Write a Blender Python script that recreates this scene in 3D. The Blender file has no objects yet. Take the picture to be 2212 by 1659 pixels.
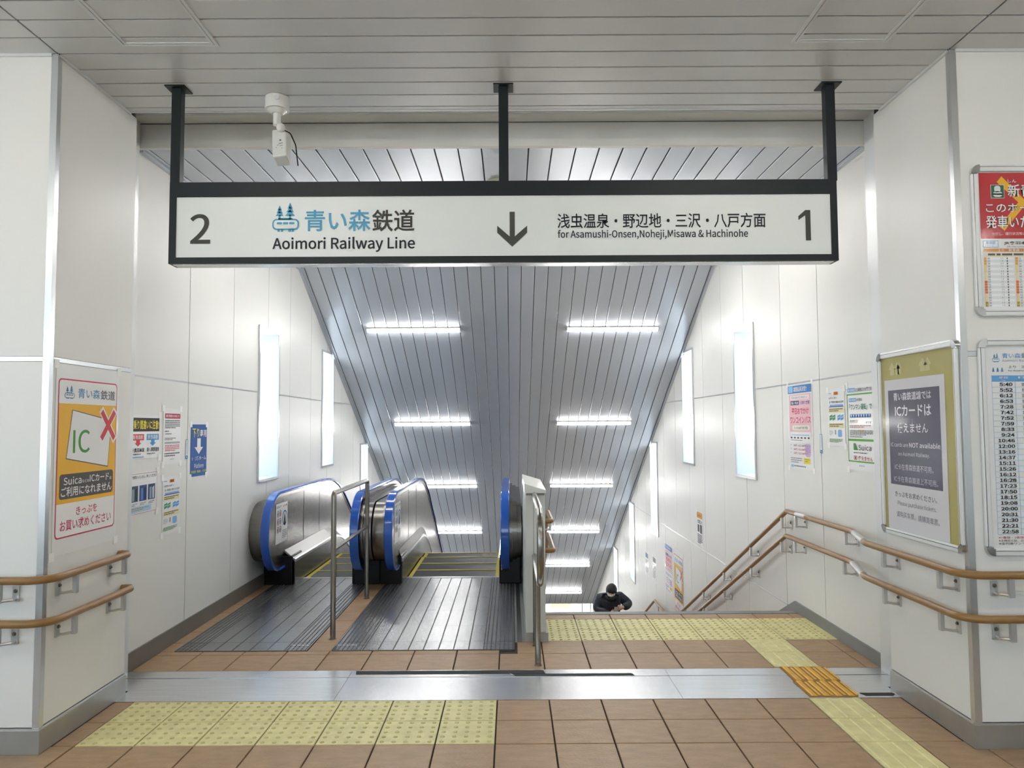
import bpy, bmesh, math, random, os
from mathutils import Vector, Matrix
random.seed(7)
sc = bpy.context.scene
COL = sc.collection

# ------------------------------------------------------------------ camera
FPX, CAMH = 1620.0, 1.58
YAW, PITCH, ROLL = math.radians(0.053), math.radians(3.2325), math.radians(0.315)
fw = Vector((math.sin(YAW)*math.cos(PITCH), math.cos(YAW)*math.cos(PITCH), math.sin(PITCH)))
r0 = Vector((math.cos(YAW), -math.sin(YAW), 0)); u0 = r0.cross(fw)
rt = math.cos(ROLL)*r0 - math.sin(ROLL)*u0
up = math.sin(ROLL)*r0 + math.cos(ROLL)*u0
cam = bpy.data.cameras.new('camera'); cam.sensor_width = 36; cam.lens = FPX/2212*36
cam.clip_start = .05; cam.clip_end = 200
camo = bpy.data.objects.new('camera', cam); COL.objects.link(camo)
mw = Matrix((rt, up, -fw)).transposed().to_4x4(); mw.translation = (0, 0, CAMH)
camo.matrix_world = mw
sc.camera = camo

# ------------------------------------------------------------------ world, exposure
WORLD_STRENGTH = 3.6
STAIR_LAMP = 34.0
HALL_LAMP = 25.0
sc.view_settings.view_transform = 'Standard'; sc.view_settings.look = 'None'
sc.view_settings.gamma = 1; sc.view_settings.use_curve_mapping = False
sc.view_settings.exposure = 0.86
wd = bpy.data.worlds.new('overcast_sky'); sc.world = wd; wd.use_nodes = True
nt = wd.node_tree; nt.nodes.clear()
tc = nt.nodes.new('ShaderNodeTexCoord'); sp = nt.nodes.new('ShaderNodeSeparateXYZ')
rp = nt.nodes.new('ShaderNodeValToRGB'); bg = nt.nodes.new('ShaderNodeBackground'); ow = nt.nodes.new('ShaderNodeOutputWorld')
mr = nt.nodes.new('ShaderNodeMapRange'); mr.inputs[1].default_value = -.2; mr.inputs[2].default_value = .8
nt.links.new(tc.outputs['Generated'], sp.inputs[0]); nt.links.new(sp.outputs[2], mr.inputs[0]); nt.links.new(mr.outputs[0], rp.inputs[0])
e = rp.color_ramp.elements
e[0].position = 0; e[0].color = (.985, .99, 1, 1); e[1].position = 1; e[1].color = (.42, .62, .9, 1)
m_ = e.new(.2); m_.color = (.93, .965, 1, 1)
m_ = e.new(.32); m_.color = (.66, .83, .97, 1)
nt.links.new(rp.outputs[0], bg.inputs[0]); bg.inputs[1].default_value = WORLD_STRENGTH
nt.links.new(bg.outputs[0], ow.inputs[0])
sc.cycles.use_denoising = True
sc.cycles.use_adaptive_sampling = True; sc.cycles.adaptive_threshold = .15; sc.cycles.adaptive_min_samples = 16; sc.cycles.max_bounces = 5; sc.cycles.diffuse_bounces = 3; sc.cycles.glossy_bounces = 3; sc.cycles.transparent_max_bounces = 12
sc.cycles.caustics_reflective = False; sc.cycles.caustics_refractive = False
sc.cycles.sample_clamp_indirect = 6

# ------------------------------------------------------------------ materials
def lin(h):
    if not isinstance(h, str): return tuple(h)
    h = h.lstrip('#'); out = []
    for i in (0, 2, 4):
        c = int(h[i:i+2], 16)/255
        out.append(c/12.92 if c <= .04045 else ((c+.055)/1.055)**2.4)
    return tuple(out)
MATS = {}
def mat(name, col, rough=.5, metal=0., bump=0., bscale=60., stretch=(1, 1, 1), var=0., vscale=3., emit=0., spec=.5, coat=0., wave=None):
    if name in MATS: return MATS[name]
    m = bpy.data.materials.new(name); m.use_nodes = True; MATS[name] = m
    n = m.node_tree; b = n.nodes['Principled BSDF']; c = lin(col)
    b.inputs['Base Color'].default_value = (*c, 1); b.inputs['Roughness'].default_value = rough
    b.inputs['Metallic'].default_value = metal; b.inputs['Specular IOR Level'].default_value = spec
    b.inputs['Coat Weight'].default_value = coat; b.inputs['Coat Roughness'].default_value = .08
    if emit: b.inputs['Emission Color'].default_value = (*c, 1); b.inputs['Emission Strength'].default_value = emit
    if var or bump or wave:
        g = n.nodes.new('ShaderNodeNewGeometry'); mp = n.nodes.new('ShaderNodeMapping'); mp.inputs['Scale'].default_value = stretch
        n.links.new(g.outputs['Position'], mp.inputs[0])
    if var:
        t = n.nodes.new('ShaderNodeTexNoise'); t.inputs['Scale'].default_value = vscale; t.inputs['Detail'].default_value = 2
        n.links.new(mp.outputs[0], t.inputs[0])
        r = n.nodes.new('ShaderNodeMapRange'); r.inputs[1].default_value = .3; r.inputs[2].default_value = .7; r.inputs[3].default_value = 1-var; r.inputs[4].default_value = 1+var
        n.links.new(t.outputs[0], r.inputs[0])
        x = n.nodes.new('ShaderNodeMix'); x.data_type = 'RGBA'; x.blend_type = 'MULTIPLY'; x.inputs[0].default_value = 1
        x.inputs[6].default_value = (*c, 1); n.links.new(r.outputs[0], x.inputs[7]); n.links.new(x.outputs[2], b.inputs['Base Color'])
    if bump:
        t2 = n.nodes.new('ShaderNodeTexNoise'); t2.inputs['Scale'].default_value = bscale; t2.inputs['Detail'].default_value = 1
        n.links.new(mp.outputs[0], t2.inputs[0])
        bp = n.nodes.new('ShaderNodeBump'); bp.inputs['Strength'].default_value = bump; bp.inputs['Distance'].default_value = .01
        n.links.new(t2.outputs[0], bp.inputs['Height']); n.links.new(bp.outputs[0], b.inputs['Normal'])
    if wave:
        w = n.nodes.new('ShaderNodeTexWave'); w.wave_type = 'BANDS'; w.bands_direction = wave[0]; w.inputs['Scale'].default_value = wave[1]
        n.links.new(g.outputs['Position'], w.inputs[0])
        bp = n.nodes.new('ShaderNodeBump'); bp.inputs['Strength'].default_value = wave[2]; bp.inputs['Distance'].default_value = .004
        n.links.new(w.outputs[0], bp.inputs['Height']); n.links.new(bp.outputs[0], b.inputs['Normal'])
    return m
def ink(h): return mat('ink_'+h.lstrip('#'), h, .55, spec=.3)

WALL = mat('wall_panel_enamel', (.79, .78, .745), .45)
WALLB = mat('panel_joint', (.05, .05, .05), .7)
CEIL = mat('ceiling_aluminium', (.70, .70, .685), .36, metal=.15)
CEILB = mat('ceiling_joint', (.06, .06, .065), .8)
CEIL2 = mat('stair_ceiling_aluminium', (.55, .585, .635), .30, metal=.32)
TRIM = mat('aluminium_trim', (.62, .63, .63), .28, metal=.85)
TRIMW = mat('pale_aluminium', (.74, .75, .745), .35, metal=.12)
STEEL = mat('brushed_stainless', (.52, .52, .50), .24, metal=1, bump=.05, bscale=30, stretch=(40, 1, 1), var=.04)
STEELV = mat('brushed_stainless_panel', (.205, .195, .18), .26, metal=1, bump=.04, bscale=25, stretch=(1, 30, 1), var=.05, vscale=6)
STRIP = mat('steel_sill', (.72, .73, .74), .27, metal=.9, bump=.03, bscale=12, stretch=(1, 12, 1), var=.06, vscale=3)
TUBE = mat('stainless_tube', (.30, .285, .255), .25, metal=1)
BASEB = mat('stainless_baseboard', (.42, .42, .40), .38, metal=.75, var=.08, vscale=5)
BASED = mat('grey_painted_baseboard', (.23, .235, .225), .5, var=.08)
BASEK = mat('dark_baseboard', (.16, .145, .125), .45, var=.08)
TILE = mat('terracotta_tile', (.365, .235, .128), .45, bump=.25, bscale=60, stretch=(1, 2.5, 1), var=.10, vscale=9)
GROUT = mat('grout', (.06, .045, .035), .9)
YEL = mat('pale_yellow_tactile', (.70, .64, .31), .5, bump=.12, bscale=40, var=.09, vscale=14)
ORGB = mat('dark_orange_base', (.33, .15, .01), .6, var=.15, vscale=20)  # browner orange for the plate between the raised bars
YELB = mat('worn_yellow_stud', (.53, .485, .205), .55, var=.15, vscale=25)
ORG = mat('orange_tactile', (.74, .40, .03), .45, bump=.15, bscale=60, var=.12, vscale=14)
BLK = mat('black_gloss', (.008, .008, .009), .2, spec=.25)
SIGNF = mat('sign_frame_black', (.012, .017, .019), .45, spec=.25)
SIGNP = mat('sign_face_white', (.80, .82, .79), .4)
BLUE = mat('blue_handrail', (.014, .095, .46), .16, coat=.4)
WOOD = mat('wood_tone_rail', (.285, .155, .05), .32, var=.10, vscale=20, stretch=(1, 1, 4))
BRK = mat('bracket_silver', (.60, .60, .59), .35, metal=.8)
WHITE = mat('white_plastic', (.82, .82, .78), .35)
PAPER = mat('white_paper', (.84, .84, .83), .3, coat=.15)
YLINE = mat('yellow_line', (.62, .52, .03), .5)
STEP = mat('escalator_step', (.03, .031, .033), .45, metal=.5, wave=('X', 60, .6))
PLATE = mat('escalator_floor_plate', (.38, .39, .395), .26, metal=.9, wave=('Y', 26, .25), var=.05)
GROOVE = mat('plate_groove', (.07, .07, .07), .6, metal=.3)
LAMP = mat('lamp_diffuser', (1, .985, .96), .4, emit=STAIR_LAMP)
HLAMP = mat('hall_lamp_diffuser', (1, .955, .88), .4, emit=HALL_LAMP)
TAPE = mat('clear_tape', (.90, .90, .87), .4, spec=.3)
GRIT = mat('black_grit_tape', (.02, .02, .022), .75, bump=.3, bscale=400)

def glass_mat():
    m = bpy.data.materials.new('window_glass'); m.use_nodes = True; n = m.node_tree; n.nodes.clear()
    t = n.nodes.new('ShaderNodeBsdfTransparent'); g = n.nodes.new('ShaderNodeBsdfGlossy'); g.inputs['Roughness'].default_value = .03
    f = n.nodes.new('ShaderNodeFresnel'); f.inputs[0].default_value = 1.35; x = n.nodes.new('ShaderNodeMixShader'); o = n.nodes.new('ShaderNodeOutputMaterial')
    t.inputs[0].default_value = (.93, .96, .97, 1)
    x.inputs[0].default_value = .06; n.links.new(t.outputs[0], x.inputs[1]); n.links.new(g.outputs[0], x.inputs[2]); n.links.new(x.outputs[0], o.inputs[0])
    return m
GLASS = glass_mat()


# ------------------------------------------------------------------ mesh helpers
ORGN = {}
def link(o, parent=None, org=None):
    COL.objects.link(o)
    po = ORGN[parent.name] if parent else Vector((0, 0, 0))
    if parent: o.parent = parent
    o.location = Vector(org)-po; ORGN[o.name] = Vector(org)
    return o
def empty(name, loc, label=None, cat=None, group=None, kind=None, parent=None):
    o = bpy.data.objects.new(name, None); o.empty_display_size = .05
    link(o, parent, loc); return tag(o, label, cat, group, kind)
def tag(o, label=None, cat=None, group=None, kind=None):
    if label: o['label'] = label
    if cat: o['category'] = cat
    if group: o['group'] = group
    if kind: o['kind'] = kind
    return o
def piece(src, org, parent, mesh=None):
    o = bpy.data.objects.new(src.name.split('.')[0], mesh or src.data); return link(o, parent, org)
class MB:
    def __init__(s): s.v = []; s.f = []; s.m = []
    def add(s, vs, fs, m=0):
        k = len(s.v); s.v += [Vector(v) for v in vs]; s.f += [tuple(i+k for i in f) for f in fs]; s.m += [m]*len(fs); return s
    def box(s, a, b, m=0):
        x0, y0, z0 = a; x1, y1, z1 = b
        return s.add([(x0,y0,z0),(x1,y0,z0),(x1,y1,z0),(x0,y1,z0),(x0,y0,z1),(x1,y0,z1),(x1,y1,z1),(x0,y1,z1)],
                     [(0,3,2,1),(4,5,6,7),(0,1,5,4),(1,2,6,5),(2,3,7,6),(3,0,4,7)], m)
    def prism(s, poly, ax, lo, hi, m=0):
        n = len(poly)
        def P(p, t): return {'x': (t, p[0], p[1]), 'y': (p[0], t, p[1]), 'z': (p[0], p[1], t)}[ax]
        vs = [P(p, lo) for p in poly]+[P(p, hi) for p in poly]
        return s.add(vs, [tuple(range(n))[::-1], tuple(range(n, 2*n))]+[(i, (i+1) % n, n+(i+1) % n, n+i) for i in range(n)], m)
    def loft(s, rings, m=0, cap=True, closed=True):
        n = len(rings[0]); vs = [p for r in rings for p in r]; fs = []
        for i in range(len(rings)-1):
            for j in range(n if closed else n-1):
                a = i*n+j; b = i*n+(j+1) % n; fs.append((a, b, b+n, a+n))
        if cap: fs += [tuple(range(n))[::-1], tuple(range((len(rings)-1)*n, len(rings)*n))]
        return s.add(vs, fs, m)
    def tube(s, path, r, n=10, cap=True, m=0):
        path = [Vector(p) for p in path]; rings = []; N = None
        for i, p in enumerate(path):
            t = (path[min(i+1, len(path)-1)]-path[max(i-1, 0)]).normalized()
            if N is None: N = t.orthogonal().normalized()
            N = (N-t*N.dot(t)).normalized(); B = t.cross(N)
            rr = r[i] if isinstance(r, (list, tuple)) else r
            rings.append([p+(N*math.cos(2*math.pi*k/n)+B*math.sin(2*math.pi*k/n))*rr for k in range(n)])
        return s.loft(rings, m, cap)
    def disc(s, c, axis, r, h, n=16, r2=None, m=0):
        c = Vector(c); a = Vector(axis).normalized()
        return s.tube([c, c+a*h], [r, r if r2 is None else r2], n, True, m)
    def sphere(s, c, r, nu=12, nv=8, m=0, sx=1, sy=1, sz=1):
        rings = []
        for i in range(1, nv):
            a = math.pi*i/nv
            rings.append([Vector(c)+Vector((sx*r*math.sin(a)*math.cos(2*math.pi*j/nu), sy*r*math.sin(a)*math.sin(2*math.pi*j/nu), sz*r*math.cos(a))) for j in range(nu)])
        return s.loft(rings, m)
    def build(s, name, mats, parent=None, smooth=False, bevel=0, org=None, label=None, cat=None, group=None, kind=None):
        lo = [min(v[i] for v in s.v) for i in range(3)]; hi = [max(v[i] for v in s.v) for i in range(3)]
        c = Vector(org) if org else Vector(((lo[0]+hi[0])/2, (lo[1]+hi[1])/2, lo[2]))
        me = bpy.data.meshes.new(name); me.from_pydata([v-c for v in s.v], [], s.f)
        if not isinstance(mats, (list, tuple)): mats = [mats]
        for m in mats: me.materials.append(m)
        me.polygons.foreach_set('material_index', s.m)
        bm = bmesh.new(); bm.from_mesh(me); bmesh.ops.recalc_face_normals(bm, faces=bm.faces); bm.to_mesh(me); bm.free()
        if smooth:
            me.shade_smooth(); me.set_sharp_from_angle(angle=math.radians(38))
        o = bpy.data.objects.new(name, me); link(o, parent, c)
        if bevel:
            b = o.modifiers.new('bevel', 'BEVEL'); b.width = bevel; b.segments = 2; b.limit_method = 'ANGLE'
        return tag(o, label, cat, group, kind)
def B(name, mats, boxes, parent=None, **k):
    m = MB()
    for a, b in boxes: m.box(a, b)
    return m.build(name, mats, parent, **k)
def fillet(pts, r, n=6):
    pts = [Vector(p) for p in pts]; out = [pts[0]]
    rs = r if isinstance(r, (list, tuple)) else [r]*len(pts)
    for i in range(1, len(pts)-1):
        p = pts[i]; a = (pts[i-1]-p); b = (pts[i+1]-p); la, lb = a.length, b.length; a.normalize(); b.normalize()
        ang = a.angle(b)
        if ang > math.pi-.01: out.append(p); continue
        t = min(rs[i]/math.tan(ang/2), la*.49, lb*.49); rr = t*math.tan(ang/2)
        c = p+(a+b).normalized()*(rr/math.sin(ang/2)); s0 = p+a*t-c; s1 = p+b*t-c; tot = s0.angle(s1)
        ax = s0.cross(s1).normalized()
        for k in range(n+1): out.append(c+Matrix.Rotation(tot*k/n, 3, ax) @ s0)
    out.append(pts[-1]); return out
def rects_minus(rect, holes):
    y0, z0, y1, z1 = rect
    ys = sorted({y0, y1, *[min(max(h[i], y0), y1) for h in holes for i in (0, 2)]}); zs = sorted({z0, z1, *[min(max(h[i], z0), z1) for h in holes for i in (1, 3)]})
    out = []
    for a, b in zip(ys, ys[1:]):
        run = None
        for c, d in zip(zs, zs[1:]):
            my, mz = (a+b)/2, (c+d)/2
            if any(h[0] < my < h[2] and h[1] < mz < h[3] for h in holes):
                if run: out.append(run); run = None
            else: run = (a, run[1] if run else c, b, d)
        if run: out.append(run)
    return out

# ------------------------------------------------------------------ lettering and printed sheets
try:
    LATIN = bpy.data.fonts.load(os.path.join(bpy.utils.system_resource('DATAFILES', path='fonts'), 'Noto Sans CJK Regular.woff2'))
except Exception:
    LATIN = None
GL = {}
def glyphs(s, bold=0., latin=False, res=2):
    k = (s, bold, latin, res)
    if k in GL: return GL[k]
    cu = bpy.data.curves.new('t', 'FONT'); cu.body = s; cu.resolution_u = res
    if latin and LATIN: cu.font = LATIN
    cu.offset = bold*(.38 if latin and LATIN else 1)
    o = bpy.data.objects.new('t', cu); me = bpy.data.meshes.new_from_object(o)
    vs = [(v.co.x, v.co.y) for v in me.vertices]; fs = [tuple(p.vertices) for p in me.polygons]
    bpy.data.objects.remove(o); bpy.data.curves.remove(cu); bpy.data.meshes.remove(me)
    if vs:
        x0 = min(v[0] for v in vs); x1 = max(v[0] for v in vs); y0 = min(v[1] for v in vs); y1 = max(v[1] for v in vs)
        vs = [((x-x0)/max(x1-x0, 1e-6), 1-(y-y0)/max(y1-y0, 1e-6)) for x, y in vs]
    GL[k] = (vs, fs); return GL[k]
class Print:
    """flat print on a sheet: u to the right, v downwards, both 0..1"""
    def __init__(s, root, tl, right, normal, w, h, lift=.0006):
        s.root = root; s.o = Vector(tl); s.r = Vector(right); s.n = Vector(normal); s.w = w; s.h = h; s.lift = lift; s.parts = {}
    def P(s, u, v, lay): return s.o+s.r*(u*s.w)-Vector((0, 0, 1))*(v*s.h)+s.n*(s.lift+lay*.0004)
    def mb(s, part, col): return s.parts.setdefault((part, col), MB())
    def poly(s, pts, col, lay=1, part='print_field'):
        s.mb(part, col).add([s.P(u, v, lay) for u, v in pts], [tuple(range(len(pts)))])
    def rect(s, u0, v0, u1, v1, col, lay=1, part='print_field'): s.poly([(u0, v0), (u1, v0), (u1, v1), (u0, v1)], col, lay, part)
    def rrect(s, u0, v0, u1, v1, col, r=.03, lay=1, part='print_field'):
        ry = r*s.w/s.h; pts = []
        for cx, cy, a in ((u1-r, v0+ry, -90), (u1-r, v1-ry, 0), (u0+r, v1-ry, 90), (u0+r, v0+ry, 180)):
            for k in range(5):
                t = math.radians(a+k*22.5); pts.append((cx+r*math.cos(t), cy+ry*math.sin(t)))
        s.poly(pts, col, lay, part)
    def frame(s, u0, v0, u1, v1, t, col, lay=2, part='border'):
        tv = t*s.w/s.h
        for a in ((u0, v0, u1, v0+tv), (u0, v1-tv, u1, v1), (u0, v0+tv, u0+t, v1-tv), (u1-t, v0+tv, u1, v1-tv)): s.rect(*a, col, lay, part)
    def ring(s, cu, cv, r, t, col, lay=2, part='pictogram', n=20, fill=None):
        k = s.w/s.h
        p = lambda q, a: (cu+q*math.cos(a), cv+q*k*math.sin(a))
        if fill: s.poly([p(r, 2*math.pi*i/n) for i in range(n)], fill, lay-1, part)
        for i in range(n):
            a, b = 2*math.pi*i/n, 2*math.pi*(i+1)/n
            s.poly([p(r, a), p(r, b), p(r-t, b), p(r-t, a)], col, lay, part)
    def text(s, txt, u0, v0, u1, v1, col, bold=.0, latin=False, lay=3, part='lettering', skew=0., res=2):
        vs, fs = glyphs(txt, bold, latin, res)
        if not vs: return
        s.mb(part, col).add([s.P(u0+(u1-u0)*x, v0+(v1-v0)*y+skew*x, lay) for x, y in vs], fs)
    def lines(s, u0, v0, u1, v1, n, col, lay=3, part='small_print', fill=.5, seed=0):
        """rows of unreadable small print, broken into word-length dashes"""
        rd = random.Random(seed); dv = (v1-v0)/n
        for i in range(n):
            u = u0; end = u1 if i < n-1 else u0+(u1-u0)*.7
            while u < end:
                w = rd.uniform(.03, .12)*(u1-u0); e_ = min(u+w, end)
                s.rect(u, v0+i*dv, e_, v0+i*dv+dv*fill, col, lay, part); u = e_+.012
    def line(s, a, b, t, col, lay=3, part='pictogram'):
        k = s.w/s.h; dx, dy = (b[0]-a[0]), (b[1]-a[1])/k; L = math.hypot(dx, dy) or 1; nx, ny = -dy/L*t/2, dx/L*t/2
        s.poly([(a[0]+nx, a[1]+ny*k), (b[0]+nx, b[1]+ny*k), (b[0]-nx, b[1]-ny*k), (a[0]-nx, a[1]-ny*k)], col, lay, part)
    def logo(s, u0, v0, u1, v1, col, bgcol='#f2f3f1', lay=3):
        X = lambda x: u0+(u1-u0)*x
        Y = lambda y: v0+(v1-v0)*y
        W = (u1-u0)
        for cx, top, w in ((.27, .10, .30), (.66, .0, .36)):
            hgt = .46-top
            for j in range(3):
                a = top+hgt*j*.27; b = a+hgt*.46; ww = w*(.55+.225*j)/2
                s.poly([(X(cx), Y(a)), (X(cx+ww), Y(b)), (X(cx-ww), Y(b))], col, lay, 'logo')
            s.rect(X(cx-.035), Y(.42), X(cx+.035), Y(.58), col, lay, 'logo')
        s.rect(X(.22), Y(.53), X(.76), Y(.585), col, lay, 'logo')
        s.rrect(X(.0), Y(.56), X(1), Y(.94), col, W*.16, lay, 'logo')
        s.rrect(X(.06), Y(.61), X(.94), Y(.89), bgcol, W*.11, lay+1, 'logo')
        for a in (.17, .40, .63): s.rrect(X(a), Y(.675), X(a+.2), Y(.75), col, W*.03, lay+2, 'logo')
        for a in (.2, .33, .6, .73): s.rect(X(a), Y(.92), X(a+.08), Y(1), col, lay, 'logo')
    def done(s):
        for (part, col), m in s.parts.items():
            m.build(part, ink(col), s.root, kind='stuff' if part in ('small_print', 'lettering', 'timetable_cell', 'rule') else None)
        s.parts = {}
def sheet(name, label, cat, tl, right, normal, w, h, group=None, material=None, thick=.0010, gap=.0015, tapes=True):
    """a paper or plate on a wall: an empty at its base, the sheet itself and the print on it"""
    tl = Vector(tl); r = Vector(right); n = Vector(normal); base = tl+r*(w/2)-Vector((0, 0, h))
    root = empty(name, base, label, cat, group)
    a = tl+n*gap; b = tl+r*w-Vector((0, 0, h))+n*(gap+thick)
    m = MB(); m.box([min(a[i], b[i]) for i in range(3)], [max(a[i], b[i]) for i in range(3)]); m.build('sheet', material or PAPER, root)
    if tapes:
        t = .022
        for u, v in ((0, 0), (1, 0), (0, 1), (1, 1)):
            c = tl+r*(u*w)-Vector((0, 0, v*h))+n*(gap+thick+.0002)
            c2 = c+n*.0004; d = r*t+Vector((0, 0, t))
            p, q = c-d, c2+d
            MB().box([min(p[i], q[i]) for i in range(3)], [max(p[i], q[i]) for i in range(3)]).build('tape', TAPE, root)
    return Print(root, tl, r, n, w, h, gap+thick+.0004)
# ================================================================== the place
XL, XR = -2.505, 2.41            # stairwell walls
JL, JR = -2.317, 2.26            # jambs of the opening
YF = 3.75                        # face of the hall wall
YJ = 4.56                        # far edge of the jambs
ZC = 3.50                        # hall ceiling
ZS = 3.46                        # flat ceiling over the stair head
YS0, SLOPE, YEND = 8.75, .516, 22.63
HX, HY = 6.5, -5.5               # hall extents
GX = lambda k: .209+.3*k         # tile grid lines
def zslope(y): return ZS+.01-SLOPE*(y-YS0)

# ---- floor
floor = B('floor', GROUT, [((-HX, HY, -.30), (HX, 4.60, -.012)), ((XL-.02, 4.60, -.30), (XR+.02, 6.42, -.012)), ((XL-.02, 6.42, -.30), (.26, 7.98, -.012))], kind='structure')
g = .008
tile_mesh = {}
def tile(x0, y0, x1, y1, m=TILE, name='tile', h=0.0):
    if x1-x0 < .012 or y1-y0 < .012: return
    k = (round(x1-x0, 3), round(y1-y0, 3), m.name)
    if k not in tile_mesh:
        mb = MB(); a, b = (x1-x0)/2-g/2, (y1-y0)/2-g/2; c = .0025
        mb.loft([[(-a, -b, 0), (a, -b, 0), (a, b, 0), (-a, b, 0)], [(-a, -b, .012), (a, -b, .012), (a, b, .012), (-a, b, .012)][:],
                 [(-a+c, -b+c, .014), (a-c, -b+c, .014), (a-c, b-c, .014), (-a+c, b-c, .014)]])
        o = mb.build(name, m, floor, org=(0, 0, 0)); tile_mesh[k] = o
        ORGN[o.name] = Vector(((x0+x1)/2, (y0+y1)/2, -.014)); o.location = ORGN[o.name]-ORGN[floor.name]; return o
    return piece(tile_mesh[k], ((x0+x1)/2, (y0+y1)/2, -.014), floor)
def relief_tile(kind, m):
    mb = MB(); a = .15-g/2; mb.box((-a, -a, 0), (a, a, .014), 1 if m is ORG else 0)
    if kind == 'dots':
        for i in range(5):
            for j in range(5):
                cx, cy = -.12+.06*i, -.12+.06*j; n = 10
                mb.loft([[(cx+r*math.cos(2*math.pi*k/n), cy+r*math.sin(2*math.pi*k/n), z) for k in range(n)] for r, z in ((.0115, .0138), (.0095, .0175), (.0055, .0188))], 1)
    else:
        for i in range(4):
            cx = -.1125+.075*i; a1, b1 = .0175, .1435
            mb.loft([[(cx-p, -q, z), (cx+p, -q, z), (cx+p, q, z), (cx-p, q, z)] for p, q, z in ((a1, b1, .0138), (a1-.006, b1-.006, .0188))])
            if m is ORG: mb.loft([[(cx+.0375-p, -q, z), (cx+.0375+p, -q, z), (cx+.0375+p, q, z), (cx+.0375-p, q, z)] for p, q, z in ((.008, .125, .0138), (.005, .12, .0165))])
    return mb
RT = {}
def tactile(x0, y0, kind='dots', m=YEL, dy=.3):
    k = (kind, m.name)
    if k not in RT:
        o = relief_tile(kind, m).build('tactile_tile', [m, YELB], floor, org=(0, 0, 0), smooth=True); RT[k] = o
    else: o = piece(RT[k], (0, 0, 0), floor)
    ORGN[o.name] = Vector((x0+.15, y0+dy/2, -.014)); o.location = ORGN[o.name]-ORGN[floor.name]; o.scale = (1, dy/.3, 1)
    return o
rowsH = [4.435-.3005*k for k in range(0, 9)]
for i in range(len(rowsH)-1):
    y1, y0 = rowsH[i], rowsH[i+1]
    for k in range(-16, 15):
        x0, x1 = GX(k), GX(k+1)
        if y0 > YF-.02 or y1 > YF+.05:
            if x0 < JL < x1 or x0 < JR < x1:
                if y0 < YF-.02:
                    q = (JL+.014, x1-g/2) if x0 < JL else (x0+g/2, JR-.014)
                    B('tile', TILE, [((x0+g/2, y0+g/2, -.014), (x1-g/2, YF-.014, 0)), ((q[0], YF-.014, -.014), (q[1], y1-g/2, 0))], floor); continue
            if x0 < JL < x1: x0 = JL+.012
            elif x1 <= JL+.001 and y1 > YF: 
                if y0 < YF-.02: y1_ = YF-.003; tile(x0, y0, x1, y1_)
                continue
            if x0 < JR < x1: x1 = JR-.012
            elif x0 >= JR and y1 > YF:
                if y0 < YF-.02: tile(x0, y0, x1, YF-.003)
                continue
        if i < 2 and -8 <= k <= -2: tactile(GX(k), y0, dy=y1-y0); continue
        if k == 5: tactile(GX(k), y0, 'bars', dy=y1-y0); continue
        tile(x0, y0, x1, y1)
# sill of the fire shutter: stainless plates
for (a, b) in ((XL, -1.04), (-1.04, .985), (.985, XR)):
    B('sill_plate', STRIP, [((a+.001, 4.842, -.014), (b-.001, 4.972, .001))], floor)
    B('sill_plate', STRIP, [((a+.001, 4.62, -.014), (b-.001, 4.839, -.001))], floor)
    B('sill_plate', STRIP, [((max(a, JL)+.001, 4.4375, -.014), (min(b, JR)-.001, 4.62, .0005))], floor)
# two orange rubber tactile plates lie on the sill
for x0, y0 in ((1.735, 4.722), (1.722, 4.452)):
    o = relief_tile('bars', ORG).build('orange_tactile_tile', [ORG, ORGB], floor, org=(0, 0, 0), smooth=True)
    ORGN[o.name] = Vector((x0+.145, y0+.135, -.010)); o.location = ORGN[o.name]-ORGN[floor.name]; o.scale = (.97, .9, 1)
# tiles past the sill
rows2 = [4.975, 5.32, 5.626]
for k in range(-10, 8):
    x0, x1 = max(GX(k), XL+.008), min(GX(k+1), XR-.012)
    if x1 <= x0: continue
    if k == 5: tactile(GX(k), 4.993, 'bars', dy=.327); tactile(GX(k), 5.32, 'bars', dy=.306)
    else: tile(x0, 4.975, x1, 5.32)
    if x1 <= .03: tile(x0, 5.32, x1, 5.405)
    elif x0 < .03: tile(.03, 5.32, x1, 5.606)
    elif k != 5: tile(x0, 5.32, x1, 5.626)
    if k >= 0:
        a = max(x0, .262) if k == 0 else x0
        if k == 0 or k == 7:
            for ya, yb in ((5.626, 5.932), (5.932, 6.243)):
                xx1 = x1; mb = MB(); mb.box((a+.002, ya+.002, -.014), (xx1-.002, yb-.002, 0))
                for i in range(5):
                    for j in range(5):
                        cx, cy = (GX(k)+.03+.06*i), ya+.03+.06*j
                        if a+.012 < cx < xx1-.012:
                            mb.loft([[(cx+r*math.cos(2*math.pi*q/10), cy+r*math.sin(2*math.pi*q/10), z) for q in range(10)] for r, z in ((.0115, -.0002), (.0095, .0035), (.0055, .0048))], 1)
                mb.build('tactile_tile', [YEL, YELB], floor, smooth=True)
        else:
            tactile(GX(k), 5.626, dy=.306); tactile(GX(k), 5.932, dy=.311)
        tile(a, 6.243, x1, 6.388)
B('stair_nosing', BASED, [((.262, 6.39, -.17), (XR-.01, 6.472, .003))], floor)
# tile strips beside and between the escalator plates
for a, b in ((XL+.008, -2.40), (-1.458, -1.285)):
    ys = [5.405, 5.62, 5.92, 6.22, 6.52, 6.82, 7.12, 7.42, 7.70]
    for y0, y1 in zip(ys, ys[1:]): tile(a, y0, b, y1)
B('drain_channel', STEEL, [((.036, 5.612, -.014), (.068, 8.0, .002))], floor)
B('drain_channel', BASED, [((.070, 5.612, -.014), (.098, 8.0, -.002)), ((.018, 5.612, -.014), (.034, 8.0, -.004))], floor)

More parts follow.
